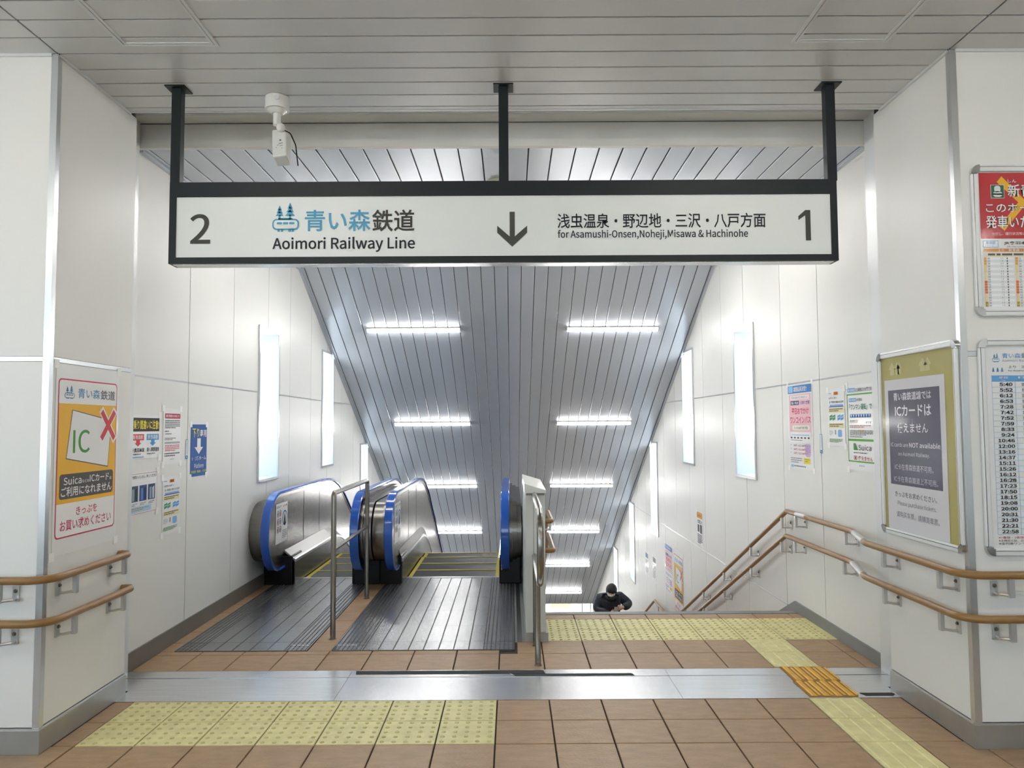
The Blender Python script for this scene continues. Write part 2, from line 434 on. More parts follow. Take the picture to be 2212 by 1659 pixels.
# ---- stairs and landing (below the nosing)
stairs = B('floor_stairs', BASED, [((.262, 6.472, -2.6), (XR, 6.474, -.17))], kind='structure')
RIS, TR = .1655, .365
step_src = None
def stair_step(y, z, d=TR):
    global step_src
    if step_src is None or d != TR:
        o = B('stair_step', [TILE], [((.262, y, z-.2), (XR-.002, y+d, z))], stairs); 
        if d == TR: step_src = o
        return o
    return piece(step_src, ((.262+XR-.002)/2, y+TR/2, z-.2), stairs)
for k in range(1, 13): stair_step(6.474+(k-1)*TR, -RIS*k)
YL0 = 6.474+12*TR; YL1 = 12.52; ZL = -RIS*13
stair_step(YL0, ZL, YL1-YL0)
for k in range(1, 22): stair_step(YL1+(k-1)*TR, ZL-RIS*k)
ZP = ZL-RIS*22
platform = B('floor_platform', mat('platform_concrete', (.45, .44, .42), .6), [((-4.5, YL1+21*TR, ZP-.2), (5.5, 31, ZP))], kind='structure')

# ---- walls
def wall_panels(parent, side, cols, rows, holes=(), top=None):
    """flat enamel panels standing 6 mm proud of the joints; side: x of the wall face and direction into the room"""
    x, s = side
    for y0, y1 in zip(cols, cols[1:]):
        for z0, z1 in zip(rows, rows[1:]):
            zz1 = min(z1, top(y0)+.05) if top else z1
            if zz1-z0 < .05: continue
            m = MB()
            for a, b, c, d in rects_minus((y0+.0045, z0+.006, y1-.0045, zz1-.006), holes):
                xs = sorted((x, x-s*.008)); m.box((xs[0], a, b), (xs[1], c, d))
            if m.v: m.build('panel', WALL, parent)
WH = []   # window rectangles y0,z0,y1,z1
for yc, z0, z1 in ((7.73, 1.05, 2.59), (10.22, 1.06, 2.60), (12.76, -.24, 1.30), (15.18, -1.51, .035), (17.62, -2.79, -1.25)):
    WH.append((yc-.315, z0, yc+.315, z1))
WHL = [(y0-.01 if i else y0, z0, y1-.01 if i else y1, z1) for i, (y0, z0, y1, z1) in enumerate(WH)]
colsL = [4.905, 5.812, 6.738, 7.70, 8.47, 9.36, 10.19]+[10.19+.845*k for k in range(1, 16)]
colsR = [4.93, 5.855, 6.67, 7.73, 8.56, 9.42, 10.22]+[10.22+.845*k for k in range(1, 16)]
rowsW = [-6.2, -5.4, -3.6, -1.785, .006, 1.932, 3.7]
top = lambda y: ZS+.1 if y < YS0 else zslope(y)+.1
def stair_wall(name, x, s, cols, holes, frm):
    m = MB()
    for y0, y1 in zip(cols, cols[1:]):
        for a, b, c, d in rects_minus((y0, -6.3, y1, min(3.75, top(y0)+.3)), holes):
            xs = sorted((x-s*.008, x-s*.24)); m.box((xs[0], a, b), (xs[1], c, d))
    xs = sorted((x-s*.012, x-s*.24)); m.box((xs[0], frm, -.3), (xs[1], cols[0], 3.75))
    w = m.build(name, WALLB, kind='structure')
    wall_panels(w, (x, s), cols, rowsW, holes, top); return w
wl = stair_wall('wall_left', XL, 1, colsL, WHL, 4.5)
wr = stair_wall('wall_right', XR, -1, colsR, WH, 4.5)
# windows
wn = 0
for x, s, holes in ((XL, 1, WHL), (XR, -1, WH)):
    for i, (y0, z0, y1, z1) in enumerate(holes):
        wn += 1
        def bx(a, b, y_0, y_1, z_0, z_1):
            xs = sorted((x+s*a, x+s*b)); return ((xs[0], y_0, z_0), (xs[1], y_1, z_1))
        t = .022
        W = B('window_%d' % wn, TRIMW, [bx(-.235, .006, y0, y0+.012, z0, z1), bx(-.235, .006, y1-.012, y1, z0, z1), bx(-.235, .006, y0, y1, z0, z0+.012), bx(-.235, .006, y0, y1, z1-.012, z1)], kind='structure')
        B('frame', TRIM, [bx(.0, .014, y0-.012, y0+.014, z0-.012, z1+.012), bx(0, .014, y1-.014, y1+.012, z0-.012, z1+.012), bx(0, .014, y0, y1, z0-.012, z0+.014), bx(0, .014, y0, y1, z1-.014, z1+.012)], W)
        B('pane', GLASS, [bx(-.205, -.199, y0+.012, y1-.012, z0+.012, z1-.012)], W)
# hall walls beside the opening
def hall_wall(name, xj, s, far):
    """s=+1: opening lies to the right of this wall"""
    m = MB(); xs = sorted((far, xj-s*.008)); m.box((xs[0], YF+.008, 0), (xs[1], YJ-.01, ZC+.2))
    w = m.build(name, WALLB, kind='structure')
    # jamb panels
    for z0, z1 in ((.125, 1.918), (1.945, ZC)):
        q = sorted((xj, xj-s*.008)); B('panel', WALL, [((q[0], YF+.022, z0), (q[1], YJ, z1))], w)
    edges = [xj-s*.022, xj-s*1.2, xj-s*2.4, far]
    for a, b in zip(edges, edges[1:]):
        for z0, z1 in ((.125, 1.918), (1.945, ZC-.012)):
            q = sorted((a, b)); B('panel', WALL, [((q[0]+.002, YF, z0), (q[1]-.002, YF+.008, z1))], w)
    # corner angle, joint strip and top moulding
    m = MB(); m.prism([(xj+s*.004, YF-.004), (xj+s*.004, YF+.030), (xj-s*.006, YF+.030), (xj-s*.006, YF+.006), (xj-s*.030, YF+.006), (xj-s*.030, YF-.004)], 'z', .115, ZC); m.build('corner_angle', TRIM, w)
    q = sorted((xj-s*.027, far)); B('joint_strip', TRIM, [((q[0], YF-.001, 1.920), (q[1], YF+.008, 1.943))], w)
    q2 = sorted((xj+s*.001, xj-s*.008)); B('joint_strip', TRIM, [((q2[0], YF+.027, 1.920), (q2[1], YJ, 1.943))], w)
    B('top_moulding', TRIMW, [((q[0], YF-.012, ZC-.014), (q[1], YF+.008, ZC))], w)
    q2 = sorted((xj+s*.012, xj-s*.008)); B('top_moulding', TRIMW, [((q2[0], YF+.004, ZC-.014), (q2[1], 4.47, ZC))], w)
    return w
whl = hall_wall('wall_front_left', JL, 1, -HX); whr = hall_wall('wall_front_right', JR, -1, HX)
# the hall behind the viewer has daylight windows in its back and left walls
bh = [(x-1.0, .85, x+1.0, 2.95) for x in (-4.6, 0, 4.6)]; lh = [(y-1.0, .85, y+1.0, 2.95) for y in (-3.8, -1.2, 1.4)]
B('wall_back', WALL, [((a, HY-.15, b), (c, HY, d)) for a, b, c, d in rects_minus((-HX, 0, HX, ZC), bh)], kind='structure')
B('wall_hall_left', WALL, [((-HX-.15, a, b), (-HX, c, d)) for a, b, c, d in rects_minus((HY, 0, YF, ZC), lh)], kind='structure')
B('wall_hall_right', WALL, [((HX, HY, 0), (HX+.15, YF, ZC))], kind='structure')
for i, (a, b, c, d) in enumerate(bh):
    w = B('window_%d' % (i+11), TRIMW, [((a, HY-.15, b), (a+.05, HY+.01, d)), ((c-.05, HY-.15, b), (c, HY+.01, d)), ((a+.05, HY-.15, b), (c-.05, HY+.01, b+.05)), ((a+.05, HY-.15, d-.05), (c-.05, HY+.01, d)), (((a+c)/2-.025, HY-.12, b+.05), ((a+c)/2+.025, HY-.06, d-.05))], kind='structure')
    B('pane', GLASS, [((a+.05, HY-.10, b+.05), (c-.05, HY-.094, d-.05))], w)
for i, (a, b, c, d) in enumerate(lh):
    w = B('window_%d' % (i+16), TRIMW, [((-HX-.15, a, b), (-HX+.01, a+.05, d)), ((-HX-.15, c-.05, b), (-HX+.01, c, d)), ((-HX-.15, a+.05, b), (-HX+.01, c-.05, b+.05)), ((-HX-.15, a+.05, d-.05), (-HX+.01, c-.05, d))], kind='structure')
    B('pane', GLASS, [((-HX-.10, a+.05, b+.05), (-HX-.094, c-.05, d-.05))], w)
# joint strips on the stairwell walls
for w, x, s, cols, holes in ((wl, XL, 1, colsL, WHL), (wr, XR, -1, colsR, WH)):
    for z in rowsW[2:-1]:
        y0 = cols[0] if z > .5 else 6.70 if z > -.5 else 8
        for y0_, y1_ in zip(cols, cols[1:]):
            if y0_ < y0-.05 or z > top(y0_): continue
            for a, b, c, d in rects_minus((y0_+.003, z-.006, y1_-.003, z+.006), holes):
                q = sorted((x+s*.001, x-s*.008)); B('joint_strip', TRIM if z > 1 else BRK, [((q[0], a, b), (q[1], c, d))], w)
# shutter guides (tall metal channels) between jamb and stairwell wall
for i, (x, s) in enumerate(((XL, 1), (XR, -1))):
    q = sorted((x-s*.011, x+s*.036)); y1 = 4.905 if s > 0 else 4.93
    t = B('trim_%d' % (i+1), TRIMW, [((q[0], YJ+.002, 0), (q[1], 4.70, 3.62)), ((q[0], 4.78, 0), (q[1], y1, 3.62))], kind='structure')
    q = sorted((x-s*.011, x+s*.004)); B('guide_groove', BASED, [((q[0], 4.70, 0), (q[1], 4.78, 3.62))], t)
    q = sorted((x-s*.25, (JL if s > 0 else JR)-s*.001)); B('jamb_end', TRIM, [((q[0], YJ-.009, 0), (q[1], YJ+.002, 3.62))], t)
# baseboards
def baseboard(name, m, boxes): return B(name, m, boxes, kind='structure', bevel=.003)
for nm, xj, s, far in (('left', JL, 1, -HX), ('right', JR, -1, HX)):
    m = MB(); m.prism([(far, YF-.012), (xj+s*.012, YF-.012), (xj+s*.012, YJ), (xj-s*.006, YJ), (xj-s*.006, YF+.006), (far, YF+.006)], 'z', 0, .112); m.build('baseboard_%s_front' % nm, BASEB, kind='structure')
for nm, a, b in (('left', (-HX, YF-.006, .110), (JL+.006, YF+.006, .122)), ('right', (JR-.006, YF-.006, .110), (HX, YF+.006, .122))):
    bb = B('trim_base_'+nm, TRIM, [(a, b)], kind='structure')
    B('moulding', TRIM, [((JL-.003, YF, .110), (JL+.006, YJ, .122)) if nm == 'left' else ((JR-.006, YF, .110), (JR+.003, YJ, .122))], bb)
baseboard('baseboard_left', BASEK, [((XL, 4.905, -.01), (XL+.012, 7.64, .12))])
m = MB(); m.prism([(4.93, -.012), (6.47, -.012), (9.2, -1.28), (9.2, -1.16), (6.47, .085), (4.93, .085)], 'x', XR-.014, XR); m.build('baseboard_right', BASED, kind='structure')

# ---- ceilings
ceil = B('ceiling', CEILB, [((-HX, HY, ZC+.012), (HX, YF+.01, ZC+.2)), ((JL-.01, YF, ZC+.012), (JR+.01, 4.46, ZC+.2))], kind='structure')
rowsC = [4.467, 4.401, 4.243, 4.083, 3.919, 3.751, 3.589, 3.428]+[3.428-.162*k for k in range(1, 55)]
src = {}
def ceil_strip(x0, y0, x1, y1, par, mt):
    k = (round(x1-x0, 3), round(y1-y0, 3))
    if k not in src:
        a, b = (x1-x0)/2, (y1-y0)/2-.0042
        mb = MB(); mb.loft([[(-a, -b, .012), (a, -b, .012), (a, b, .012), (-a, b, .012)], [(-a, -b, .003), (a, -b, .003), (a, b, .003), (-a, b, .003)], [(-a, -b+.003, 0), (a, -b+.003, 0), (a, b-.003, 0), (-a, b-.003, 0)]])
        o = mb.build('ceiling_strip', mt, par, org=(0, 0, 0)); src[k] = o
        ORGN[o.name] = Vector(((x0+x1)/2, (y0+y1)/2, ZC)); o.location = ORGN[o.name]-ORGN[par.name]; return
    piece(src[k], ((x0+x1)/2, (y0+y1)/2, ZC), par)
for y1, y0 in zip(rowsC, rowsC[1:]):
    ceil_strip(JL+.006, y0, JR-.006, y1, ceil, CEIL)
    if y1 < 3.76 and y0 > HY:
        ceil_strip(-HX, y0, JL-.004, y1, ceil, CEIL); ceil_strip(JR+.004, y0, HX, y1, ceil, CEIL)
# shutter slot and soffit, then the header beam
soff = B('ceiling_soffit', mat('soffit_panel', (.84, .84, .82), .35, metal=.0), [((XL-.02, 4.445, 3.62), (XR+.02, 4.93, 3.75))], kind='structure')
B('slot_lip', CEIL, [((JL, 4.450, 3.497), (JR, 4.470, 3.62))], soff)
B('slot_shadow_gap', CEILB, [((XL, 4.60, 3.600), (XR, 4.66, 3.621))], soff)
B('slot_flange', TRIM, [((XL, 4.715, 3.600), (XR, 4.745, 3.621))], soff)
beam = B('trim_header_beam', mat('header_panel', (.82, .81, .765), .4, metal=.0), [((XL, 4.92, 3.452), (XR, 4.96, 3.612))], kind='structure')
B('beam_joint', BASED, [((XL, 4.925, 3.612), (XR, 4.96, 3.62))], beam)
# stair ceiling: strips run down the stairs
fc = B('ceiling_stair_head', CEILB, [((XL-.02, 4.955, ZS+.012), (XR+.02, YS0, ZS+.2))], kind='structure')
NX = 30; X0 = -2.442; DX = .1605
def strips(parent, ya, yb, za, zb, mt):
    L = math.hypot(yb-ya, zb-za); ang = math.atan2(zb-za, yb-ya)
    first = None; xs = [XL+.001]+[X0+DX*k for k in range(NX+1)]+[XR-.001]
    for x0, x1 in zip(xs, xs[1:]):
        w = (x1-x0)/2-.0045; k = (round(w, 3), round(L, 2))
        if k not in src:
            mb = MB(); mb.loft([[(-w, 0, .012), (w, 0, .012), (w, L, .012), (-w, L, .012)], [(-w, 0, .003), (w, 0, .003), (w, L, .003), (-w, L, .003)], [(-w+.003, .001, 0), (w-.003, .001, 0), (w-.003, L-.001, 0), (-w+.003, L-.001, 0)]])
            o = mb.build('ceiling_strip', mt, parent, org=(0, 0, 0)); src[k] = o
        else: o = piece(src[k], (0, 0, 0), parent)
        ORGN[o.name] = Vector(((x0+x1)/2, ya, za)); o.location = ORGN[o.name]-ORGN[parent.name]; o.rotation_euler = (ang, 0, 0)
strips(fc, 4.962, YS0-.002, ZS, ZS, CEIL2)
m = MB(); m.prism([(YS0, zslope(YS0)+.014), (YEND, zslope(YEND)+.014), (YEND, zslope(YEND)+.25), (YS0, zslope(YS0)+.25)], 'x', XL-.02, XR+.02)
sc_ = m.build('ceiling_stair_slope', CEILB, kind='structure')
cuts = [YS0, 13.61, 18.40, YEND]
for a, b in zip(cuts, cuts[1:]): strips(sc_, a+.002, b-.002, zslope(a), zslope(b), CEIL2)
# soft corner mouldings where the stair ceiling meets the walls
for i, (x, s) in enumerate(((XL, 1), (XR, -1))):
    q = sorted((x+s*.001, x+s*.03)); tr = MB()
    tr.prism([(4.965, ZS-.022), (YS0, ZS-.022), (YS0, ZS-.001), (4.965, ZS-.001)], 'x', *q)
    tr.prism([(YS0, zslope(YS0)-.024), (YEND, zslope(YEND)-.024), (YEND, zslope(YEND)-.001), (YS0, zslope(YS0)-.001)], 'x', *q)
    tr.build('trim_%d' % (i+3), CEIL2, kind='structure')
# far platform room beyond the foot of the stairs
B('wall_platform', WALL, [((-4.5, 30.9, ZP), (5.5, 31, -2.2)), ((XL-.3, YEND-.02, zslope(YEND)-.0), (XR+.3, YEND+.1, -2.0)), ((-4.6, YEND, ZP), (-4.5, 31, -2.2)), ((5.5, YEND, ZP), (5.6, 31, -2.2)),
   ((-4.6, YEND, ZP), (XL-.24, YEND+.1, -2.2)), ((XR+.24, YEND, ZP), (5.6, YEND+.1, -2.2))], kind='structure')
B('ceiling_platform', CEIL2, [((-4.6, YEND+.1, -2.2), (5.6, 31, -2.1))], kind='structure')
B('wall_end_fill', WALL, [((XL-.25, 17.0, -6.3), (XL, YEND, -6.2))], kind='structure')
# ================================================================== lamps
def batten(name, x0, x1, y, label, group, dm, slope=True, zflat=None):
    """surface mounted batten lamp: housing against the ceiling and a lit diffuser under it"""
    xm = (x0+x1)/2; z = zslope(y) if slope else (zflat or ZC); ang = -math.atan(SLOPE) if slope else 0
    o = empty(name, (xm, y, z), label, 'lamp', group); L = (x1-x0)/2
    c, s = math.cos(ang), math.sin(ang)
    def R(p): return (xm+p[0], y+p[1]*c-p[2]*s, z+p[1]*s+p[2]*c)
    def bar(prof, l, nm, mt, bev=False):
        m = MB(); m.loft([[R((sx*l, p, q)) for p, q in prof] for sx in (-1, 1)]); return m.build(nm, mt, o, smooth=bev)
    bar([(-.036, -.002), (.036, -.002), (.036, -.018), (-.036, -.018)], L, 'housing', WHITE)
    pr = [(-.034, -.018)]+[(-.034*math.cos(math.pi*k/6), -.024-.020*math.sin(math.pi*k/6)) for k in range(7)]+[(.034, -.018)]
    bar(pr, L-.004, 'diffuser', dm, True)
    bar([(p*1.03, q*1.02) for p, q in pr], .004, 'end_cap', WHITE).location.x -= L-.002
    bar([(p*1.03, q*1.02) for p, q in pr], .004, 'end_cap', WHITE).location.x += L-.002
    return o
ords = ['first', 'second', 'third', 'fourth', 'fifth', 'sixth']
for i, y in enumerate((9.90, 12.29, 14.61, 16.95, 19.20, 21.46)):
    for x0, x1, sd in ((-1.91, -.675, 'left'), (.742, 1.95, 'right')):
        batten('batten_lamp', x0, x1, y, 'lit white batten lamp on the sloping ceiling, %s from the top in the %s row' % (ords[i], sd), 'batten lamps on the sloping stair ceiling', LAMP)
for y, nm in ((6.25, 'nearer'), (7.72, 'farther')):
    for x0, x1, sd in ((-1.91, -.675, 'left'), (.742, 1.95, 'right')):
        batten('batten_lamp', x0, x1, y, '%s %s batten lamp on the level stair ceiling, hidden behind the sign' % (nm, sd), 'batten lamps on the level stair ceiling', LAMP, slope=False, zflat=ZS)
for i, y in enumerate((2.35, -.2, -2.9)):
    for x, sd in ((-4.4, 'far left'), (-1.5, 'inner left'), (1.5, 'inner right'), (4.4, 'far right')):
        batten('hall_batten_lamp', x-.62, x+.62, y, '%s lamp of the %s row on the hall ceiling, out of view' % (sd, ('first', 'second', 'third')[i]), 'hall ceiling lamps', HLAMP, slope=False)
# lit advertising box down on the platform
ad = empty('advertising_lightbox', (1.9, 27.0, ZP), 'bright white and yellow lightbox at the foot of the stairs', 'lightbox')
B('case', TRIM, [((.9, 27.0, ZP), (3.3, 27.3, ZP+1.9))], ad, bevel=.02)
B('lit_face', mat('lightbox_white', (1, .98, .94), .5, emit=2.2), [((.95, 26.99, ZP+.15), (3.25, 27.0, ZP+1.85))], ad)
B('yellow_band', mat('lightbox_yellow', (1, .80, .25), .5, emit=1.6), [((1.35, 26.98, ZP+.95), (2.05, 26.99, ZP+1.3))], ad)
for a in (2.45, 2.75): B('mullion', TRIM, [((a, 26.97, ZP+.15), (a+.03, 26.99, ZP+1.85))], ad)
# ================================================================== hanging sign
SY0, SY1 = 4.10, 4.205
SXf = lambda u: (u-1.86)*1.0174
SZf = lambda v: 1.58+(1.34-v)*1.0174
sx0, sx1, sz0, sz1 = -1.892, 1.815, 2.487, 2.944
fx0, fx1, fz0, fz1 = -1.855, 1.779, 2.522, 2.862
sign = empty('hanging_sign', (0, 4.15, sz0), 'long white hanging platform sign in a black frame over the stair head', 'sign')
B('frame', SIGNF, [((sx0, SY0, fz1), (sx1, SY1, sz1)), ((sx0, SY0, sz0), (sx1, SY1, fz0)), ((sx0, SY0, fz0), (fx0, SY1, fz1)), ((fx1, SY0, fz0), (sx1, SY1, fz1))], sign)
B('sign_face', SIGNP, [((fx0, SY0+.008, fz0), (fx1, SY1-.008, fz1))], sign)
B('underside_plate', STEEL, [((sx0+.02, SY0+.012, sz0-.004), (sx1-.02, SY1-.012, sz0))], sign)
for x in (-1.877, -.036, 1.805):
    p = B('post', SIGNF, [((x-.027, 4.125, sz1), (x+.027, 4.179, ZC-.006))], sign, bevel=.003)
    B('ceiling_plate', SIGNF, [((x-.056, 4.096, ZC-.007), (x+.056, 4.208, ZC-.0005))], p)
SW, SHT = fx1-fx0, fz1-fz0
pr = Print(sign, (fx0, SY0+.008, fz1), (1, 0, 0), (0, -1, 0), SW, SHT, .0012)
U = lambda u: (SXf(u)-fx0)/SW
V = lambda v: (fz1-SZf(v))/SHT
DK, SB = '#46453f', '#55a2c1'
pr.text('2', U(.113), V(.174), U(.224), V(.338), DK, .012, True, res=8)
pr.logo(U(.561), V(.112), U(.707), V(.274), SB, '#e9ece7')
pr.text('青い森', U(.738), V(.154), U(1.097), V(.272), SB, .013)
pr.text('鉄道', U(1.106), V(.154), U(1.337), V(.276), '#403d38', .013)
pr.text('Aoimori Railway Line', U(.563), V(.304), U(1.339), V(.388), '#1d1d26', .014, True, res=5)
a0, a1, b0, b1 = U(1.788), U(1.951), V(.170), V(.363); am = (a0+a1)/2; w_ = (a1-a0)
pr.poly([(am-.085*w_, b0), (am+.085*w_, b0), (am+.085*w_, b1-.12), (am-.085*w_, b1-.12)], '#4b4a44', 3, 'arrow')
pr.poly([(a0, b0+.40*(b1-b0)), (am, b1-.23*(b1-b0)), (am, b1), (a0, b1-.40*(b1-b0))], '#4b4a44', 4, 'arrow')
pr.poly([(a1, b0+.40*(b1-b0)), (am, b1-.23*(b1-b0)), (am, b1), (a1, b1-.40*(b1-b0))], '#4b4a44', 4, 'arrow')
pr.text('浅虫温泉・野辺地・三沢・八戸方面', U(2.116), V(.182), U(3.253), V(.264), '#1b1a22', .010)
pr.text('for Asamushi-Onsen,Noheji,Misawa & Hachinohe', U(2.118), V(.272), U(3.155), V(.328), '#2a2a32', .012, True, res=4)
o0, o1 = U(3.432), U(3.498); q0, q1 = V(.169), V(.337); ow_ = o1-o0
pr.poly([(o1-.42*ow_, q0), (o1, q0), (o1, q1), (o1-.42*ow_, q1)], DK, 3, 'lettering')
pr.poly([(o1-.42*ow_, q0), (o1-.42*ow_, q0+.17*(q1-q0)), (o0, q0+.33*(q1-q0)), (o0, q0+.20*(q1-q0))], DK, 3, 'lettering')
pr.done()

# ================================================================== ceiling things
cc = empty('security_camera', (-1.355, 4.27, 3.05), 'white security camera hanging from the ceiling at left', 'camera')
m = MB(); m.disc((-1.355, 4.27, ZC-.002), (0, 0, -1), .068, .062, 24); m.disc((-1.355, 4.27, ZC-.064), (0, 0, -1), .070, .012, 24); m.disc((-1.355, 4.27, ZC-.076), (0, 0, -1), .056, .022, 24, .034); m.build('ceiling_base', WHITE, cc, smooth=True)
m = MB(); m.disc((-1.335, 4.203, ZC-.028), (0, -1, 0), .014, .004, 12); m.build('cover_screw', TRIMW, cc)
m = MB(); m.tube([(-1.355, 4.27, ZC-.095), (-1.355, 4.27, ZC-.165)], .022, 14); m.sphere((-1.333, 4.27, ZC-.178), .026); m.build('arm', WHITE, cc, smooth=True)
m = MB(); R_ = Matrix.Rotation(math.radians(-9), 3, 'Y') @ Matrix.Rotation(math.radians(-22), 3, 'X')
vs = [Vector((-1.335, 4.30, 3.215))+R_ @ Vector((x*.042, y*.045, z*.105)) for z in (-1, 1) for x, y in ((-1, -1), (1, -1), (1, 1), (-1, 1))]
m.add(vs, [(0, 3, 2, 1), (4, 5, 6, 7), (0, 1, 5, 4), (1, 2, 6, 5), (2, 3, 7, 6), (3, 0, 4, 7)]); bd = m.build('housing', WHITE, cc, bevel=.010)
m = MB(); c_ = Vector((-1.335, 4.30, 3.215))
for (x, z, w, h) in ((.008, .012, .010, .010), (.010, -.012, .022, .004), (-.006, -.022, .012, .003), (.012, -.03, .018, .003), (-.016, -.04, .004, .004), (.016, -.05, .004, .004)):
    q = [c_+R_ @ Vector((x+a*w/2, -.0463, z+b*h/2)) for a, b in ((-1, -1), (1, -1), (1, 1), (-1, 1))]; m.add(q, [(0, 1, 2, 3)])
m.build('type_label', ink('#55554f'), bd)
m = MB(); m.tube(fillet([(-1.325, 4.285, 3.315), (-1.285, 4.30, 3.30), (-1.262, 4.33, 3.24), (-1.258, 4.37, 3.13)], .03), .0035, 6); m.build('cable', BLK, cc)
sp_ = empty('ceiling_speaker', (-.10, 5.66, ZS-.03), 'round cream detector on the stair ceiling behind the sign', 'detector')
m = MB(); m.disc((-.10, 5.66, ZS), (0, 0, -1), .072, .012, 24); m.disc((-.10, 5.66, ZS-.012), (0, 0, -1), .060, .022, 24, .042); m.build('body', mat('cream_plastic', (.70, .66, .52), .4), sp_, smooth=True)
m = MB(); m.disc((-.165, 5.66, ZS-.001), (0, 0, -1), .006, .02, 8); m.build('indicator', BLK, sp_)
for i, (x0, x1, nm) in enumerate(((-1.93, -1.475, 'left'), (1.43, 1.885, 'right'))):
    h_ = empty('ceiling_hatch', ((x0+x1)/2, 3.42, ZC-.006), '%s access hatch outlined in the hall ceiling strips' % nm, 'hatch', 'ceiling access hatches')
    y0, y1, t = 3.19, 3.655, .016
    B('outer_frame', TRIMW, [((x0-t, y0-t, ZC-.005), (x1+t, y0, ZC+.002)), ((x0-t, y1, ZC-.005), (x1+t, y1+t, ZC+.002)), ((x0-t, y0, ZC-.005), (x0, y1, ZC+.002)), ((x1, y0, ZC-.005), (x1+t, y1, ZC+.002))], h_)
    t = .018
    B('inner_frame', TRIMW, [((x0+.004, y0+.004, ZC-.0035), (x1-.004, y0+t, ZC+.002)), ((x0+.004, y1-t, ZC-.0035), (x1-.004, y1-.004, ZC+.002)), ((x0+.004, y0+t, ZC-.0035), (x0+t, y1-t, ZC+.002)), ((x1-t, y0+t, ZC-.0035), (x1-.004, y1-t, ZC+.002))], h_)

# ================================================================== tapes on the sill
for x0, x1, y0, y1, lab in ((-1.015, .208, 4.893, 4.955, 'long black anti-slip tape along the far edge of the steel sill'), (-.01, .77, 4.848, 4.886, 'shorter black anti-slip tape in the middle of the steel sill'), (2.04, 2.238, 4.468, 4.512, 'short black anti-slip tape by the right jamb')):
    z = .0012 if y0 > 4.8 else .0008
    t = empty('anti_slip_tape', ((x0+x1)/2, (y0+y1)/2, z), lab, 'tape')
    e_ = .02
    m = MB(); m.prism([(x0+e_, y0), (x1-e_, y0), (x1, y0+(y1-y0)*.5), (x1-e_*.3, y1), (x0, y1)] if y0 < 4.8 else [(x0+.012, y0), (x1, y0), (x1-.012, y1), (x0, y1)], 'z', z, z+.0016); m.build('strip', GRIT, t)
    if .7 < x1 < .8:
        m = MB(); m.add([(x0-.012, y1-.004, z+.003), (x0+.008, y0+.002, z+.004), (x0+.024, y0, z+.002), (x0, y1, z+.0018)], [(0, 1, 2, 3)]); m.build('peeled_corner', WHITE, t)

# ================================================================== wooden handrails
RR = .0195
def bracket(root, rail, wallp, along):
    """plate with a bolt on the wall, arm, and ribbed stem up to the rail"""
    rail = Vector(rail); wp = Vector(wallp); al = Vector(along).normalized(); out = (rail-wp); out.z = 0; out.normalize()
    p0 = wp-al*.028; zb = rail.z-.098
    def bx(c, da, do, dz):
        c = Vector(c); vs = [c+al*(a*da)+out*(o_*do)+Vector((0, 0, z*dz)) for z in (-1, 1) for a, o_ in ((-1, -1), (1, -1), (1, 1), (-1, 1))]
        return vs, [(0, 3, 2, 1), (4, 5, 6, 7), (0, 1, 5, 4), (1, 2, 6, 5), (2, 3, 7, 6), (3, 0, 4, 7)]
    m = MB()
    m.add(*bx(Vector((p0.x, p0.y, rail.z-.075))+out*.005, .016, .005, .036))
    d = (rail-wp); d.z = 0; L = d.length
    a = Vector((p0.x, p0.y, zb))+out*.006; b = Vector((rail.x, rail.y, zb))+al*.016
    m.tube([a, a+out*(L*.4), b], .0075, 6)
    m.add(*bx(Vector((rail.x, rail.y, (zb+rail.z-RR)/2-.003))+al*.016, .013, .010, (rail.z-RR-zb)/2+.006))
    k = m.build('bracket', BRK, root)
    m = MB(); c = Vector((p0.x, p0.y, rail.z-.060))+out*.010; m.disc(c, out, .010, .003, 10); m.disc(c+out*.003, out, .006, .006, 8); m.build('bolt', TUBE, k, smooth=True)
def rail_thing(label, path, brs, group, sleeves=(), cap=None, cap0=None):
    base = Vector(path[0]); o = empty('handrail', (base.x, base.y, base.z-.1), label, 'handrail', group)
    m = MB(); m.tube(path, RR, 12); m.build('rail', WOOD, o, smooth=True)
    for p, w, al in brs: bracket(o, p, w, al)
    for a, b in sleeves: MB().tube([a, b], RR+.0015, 12).build('metal_sleeve', BRK, o, smooth=True)
    for c in (cap, cap0):
        if c:
            m = MB(); m.tube([c[0], c[1]], RR+.002, 12); m.build('end_cap', WOOD, o, smooth=True)
    return o
jl, jr = JL+.068, JR-.068; yf = YF-.068
for z, nm, ye in ((.845, 'upper', 4.455), (.638, 'lower', 4.50)):
    path = fillet([(-4.2, yf, z), (jl, yf, z), (jl, ye, z), (JL+.004, ye+.004, z)], [0, .12, .035, 0], 8)
    rail_thing('%s wood-toned handrail around the left pillar' % nm, path,
        [((-2.47, yf, z), (-2.47, YF, z), (-1, 0, 0)), ((-3.5, yf, z), (-3.5, YF, z), (-1, 0, 0)), ((jl, 3.90, z), (JL, 3.90, z), (0, 1, 0)), ((jl, 4.385, z), (JL, 4.385, z), (0, 1, 0))],
        'left pillar handrails', cap=((jl-.01, ye-.0005, z), (JL+.02, ye+.003, z)))
xw = XR-.07
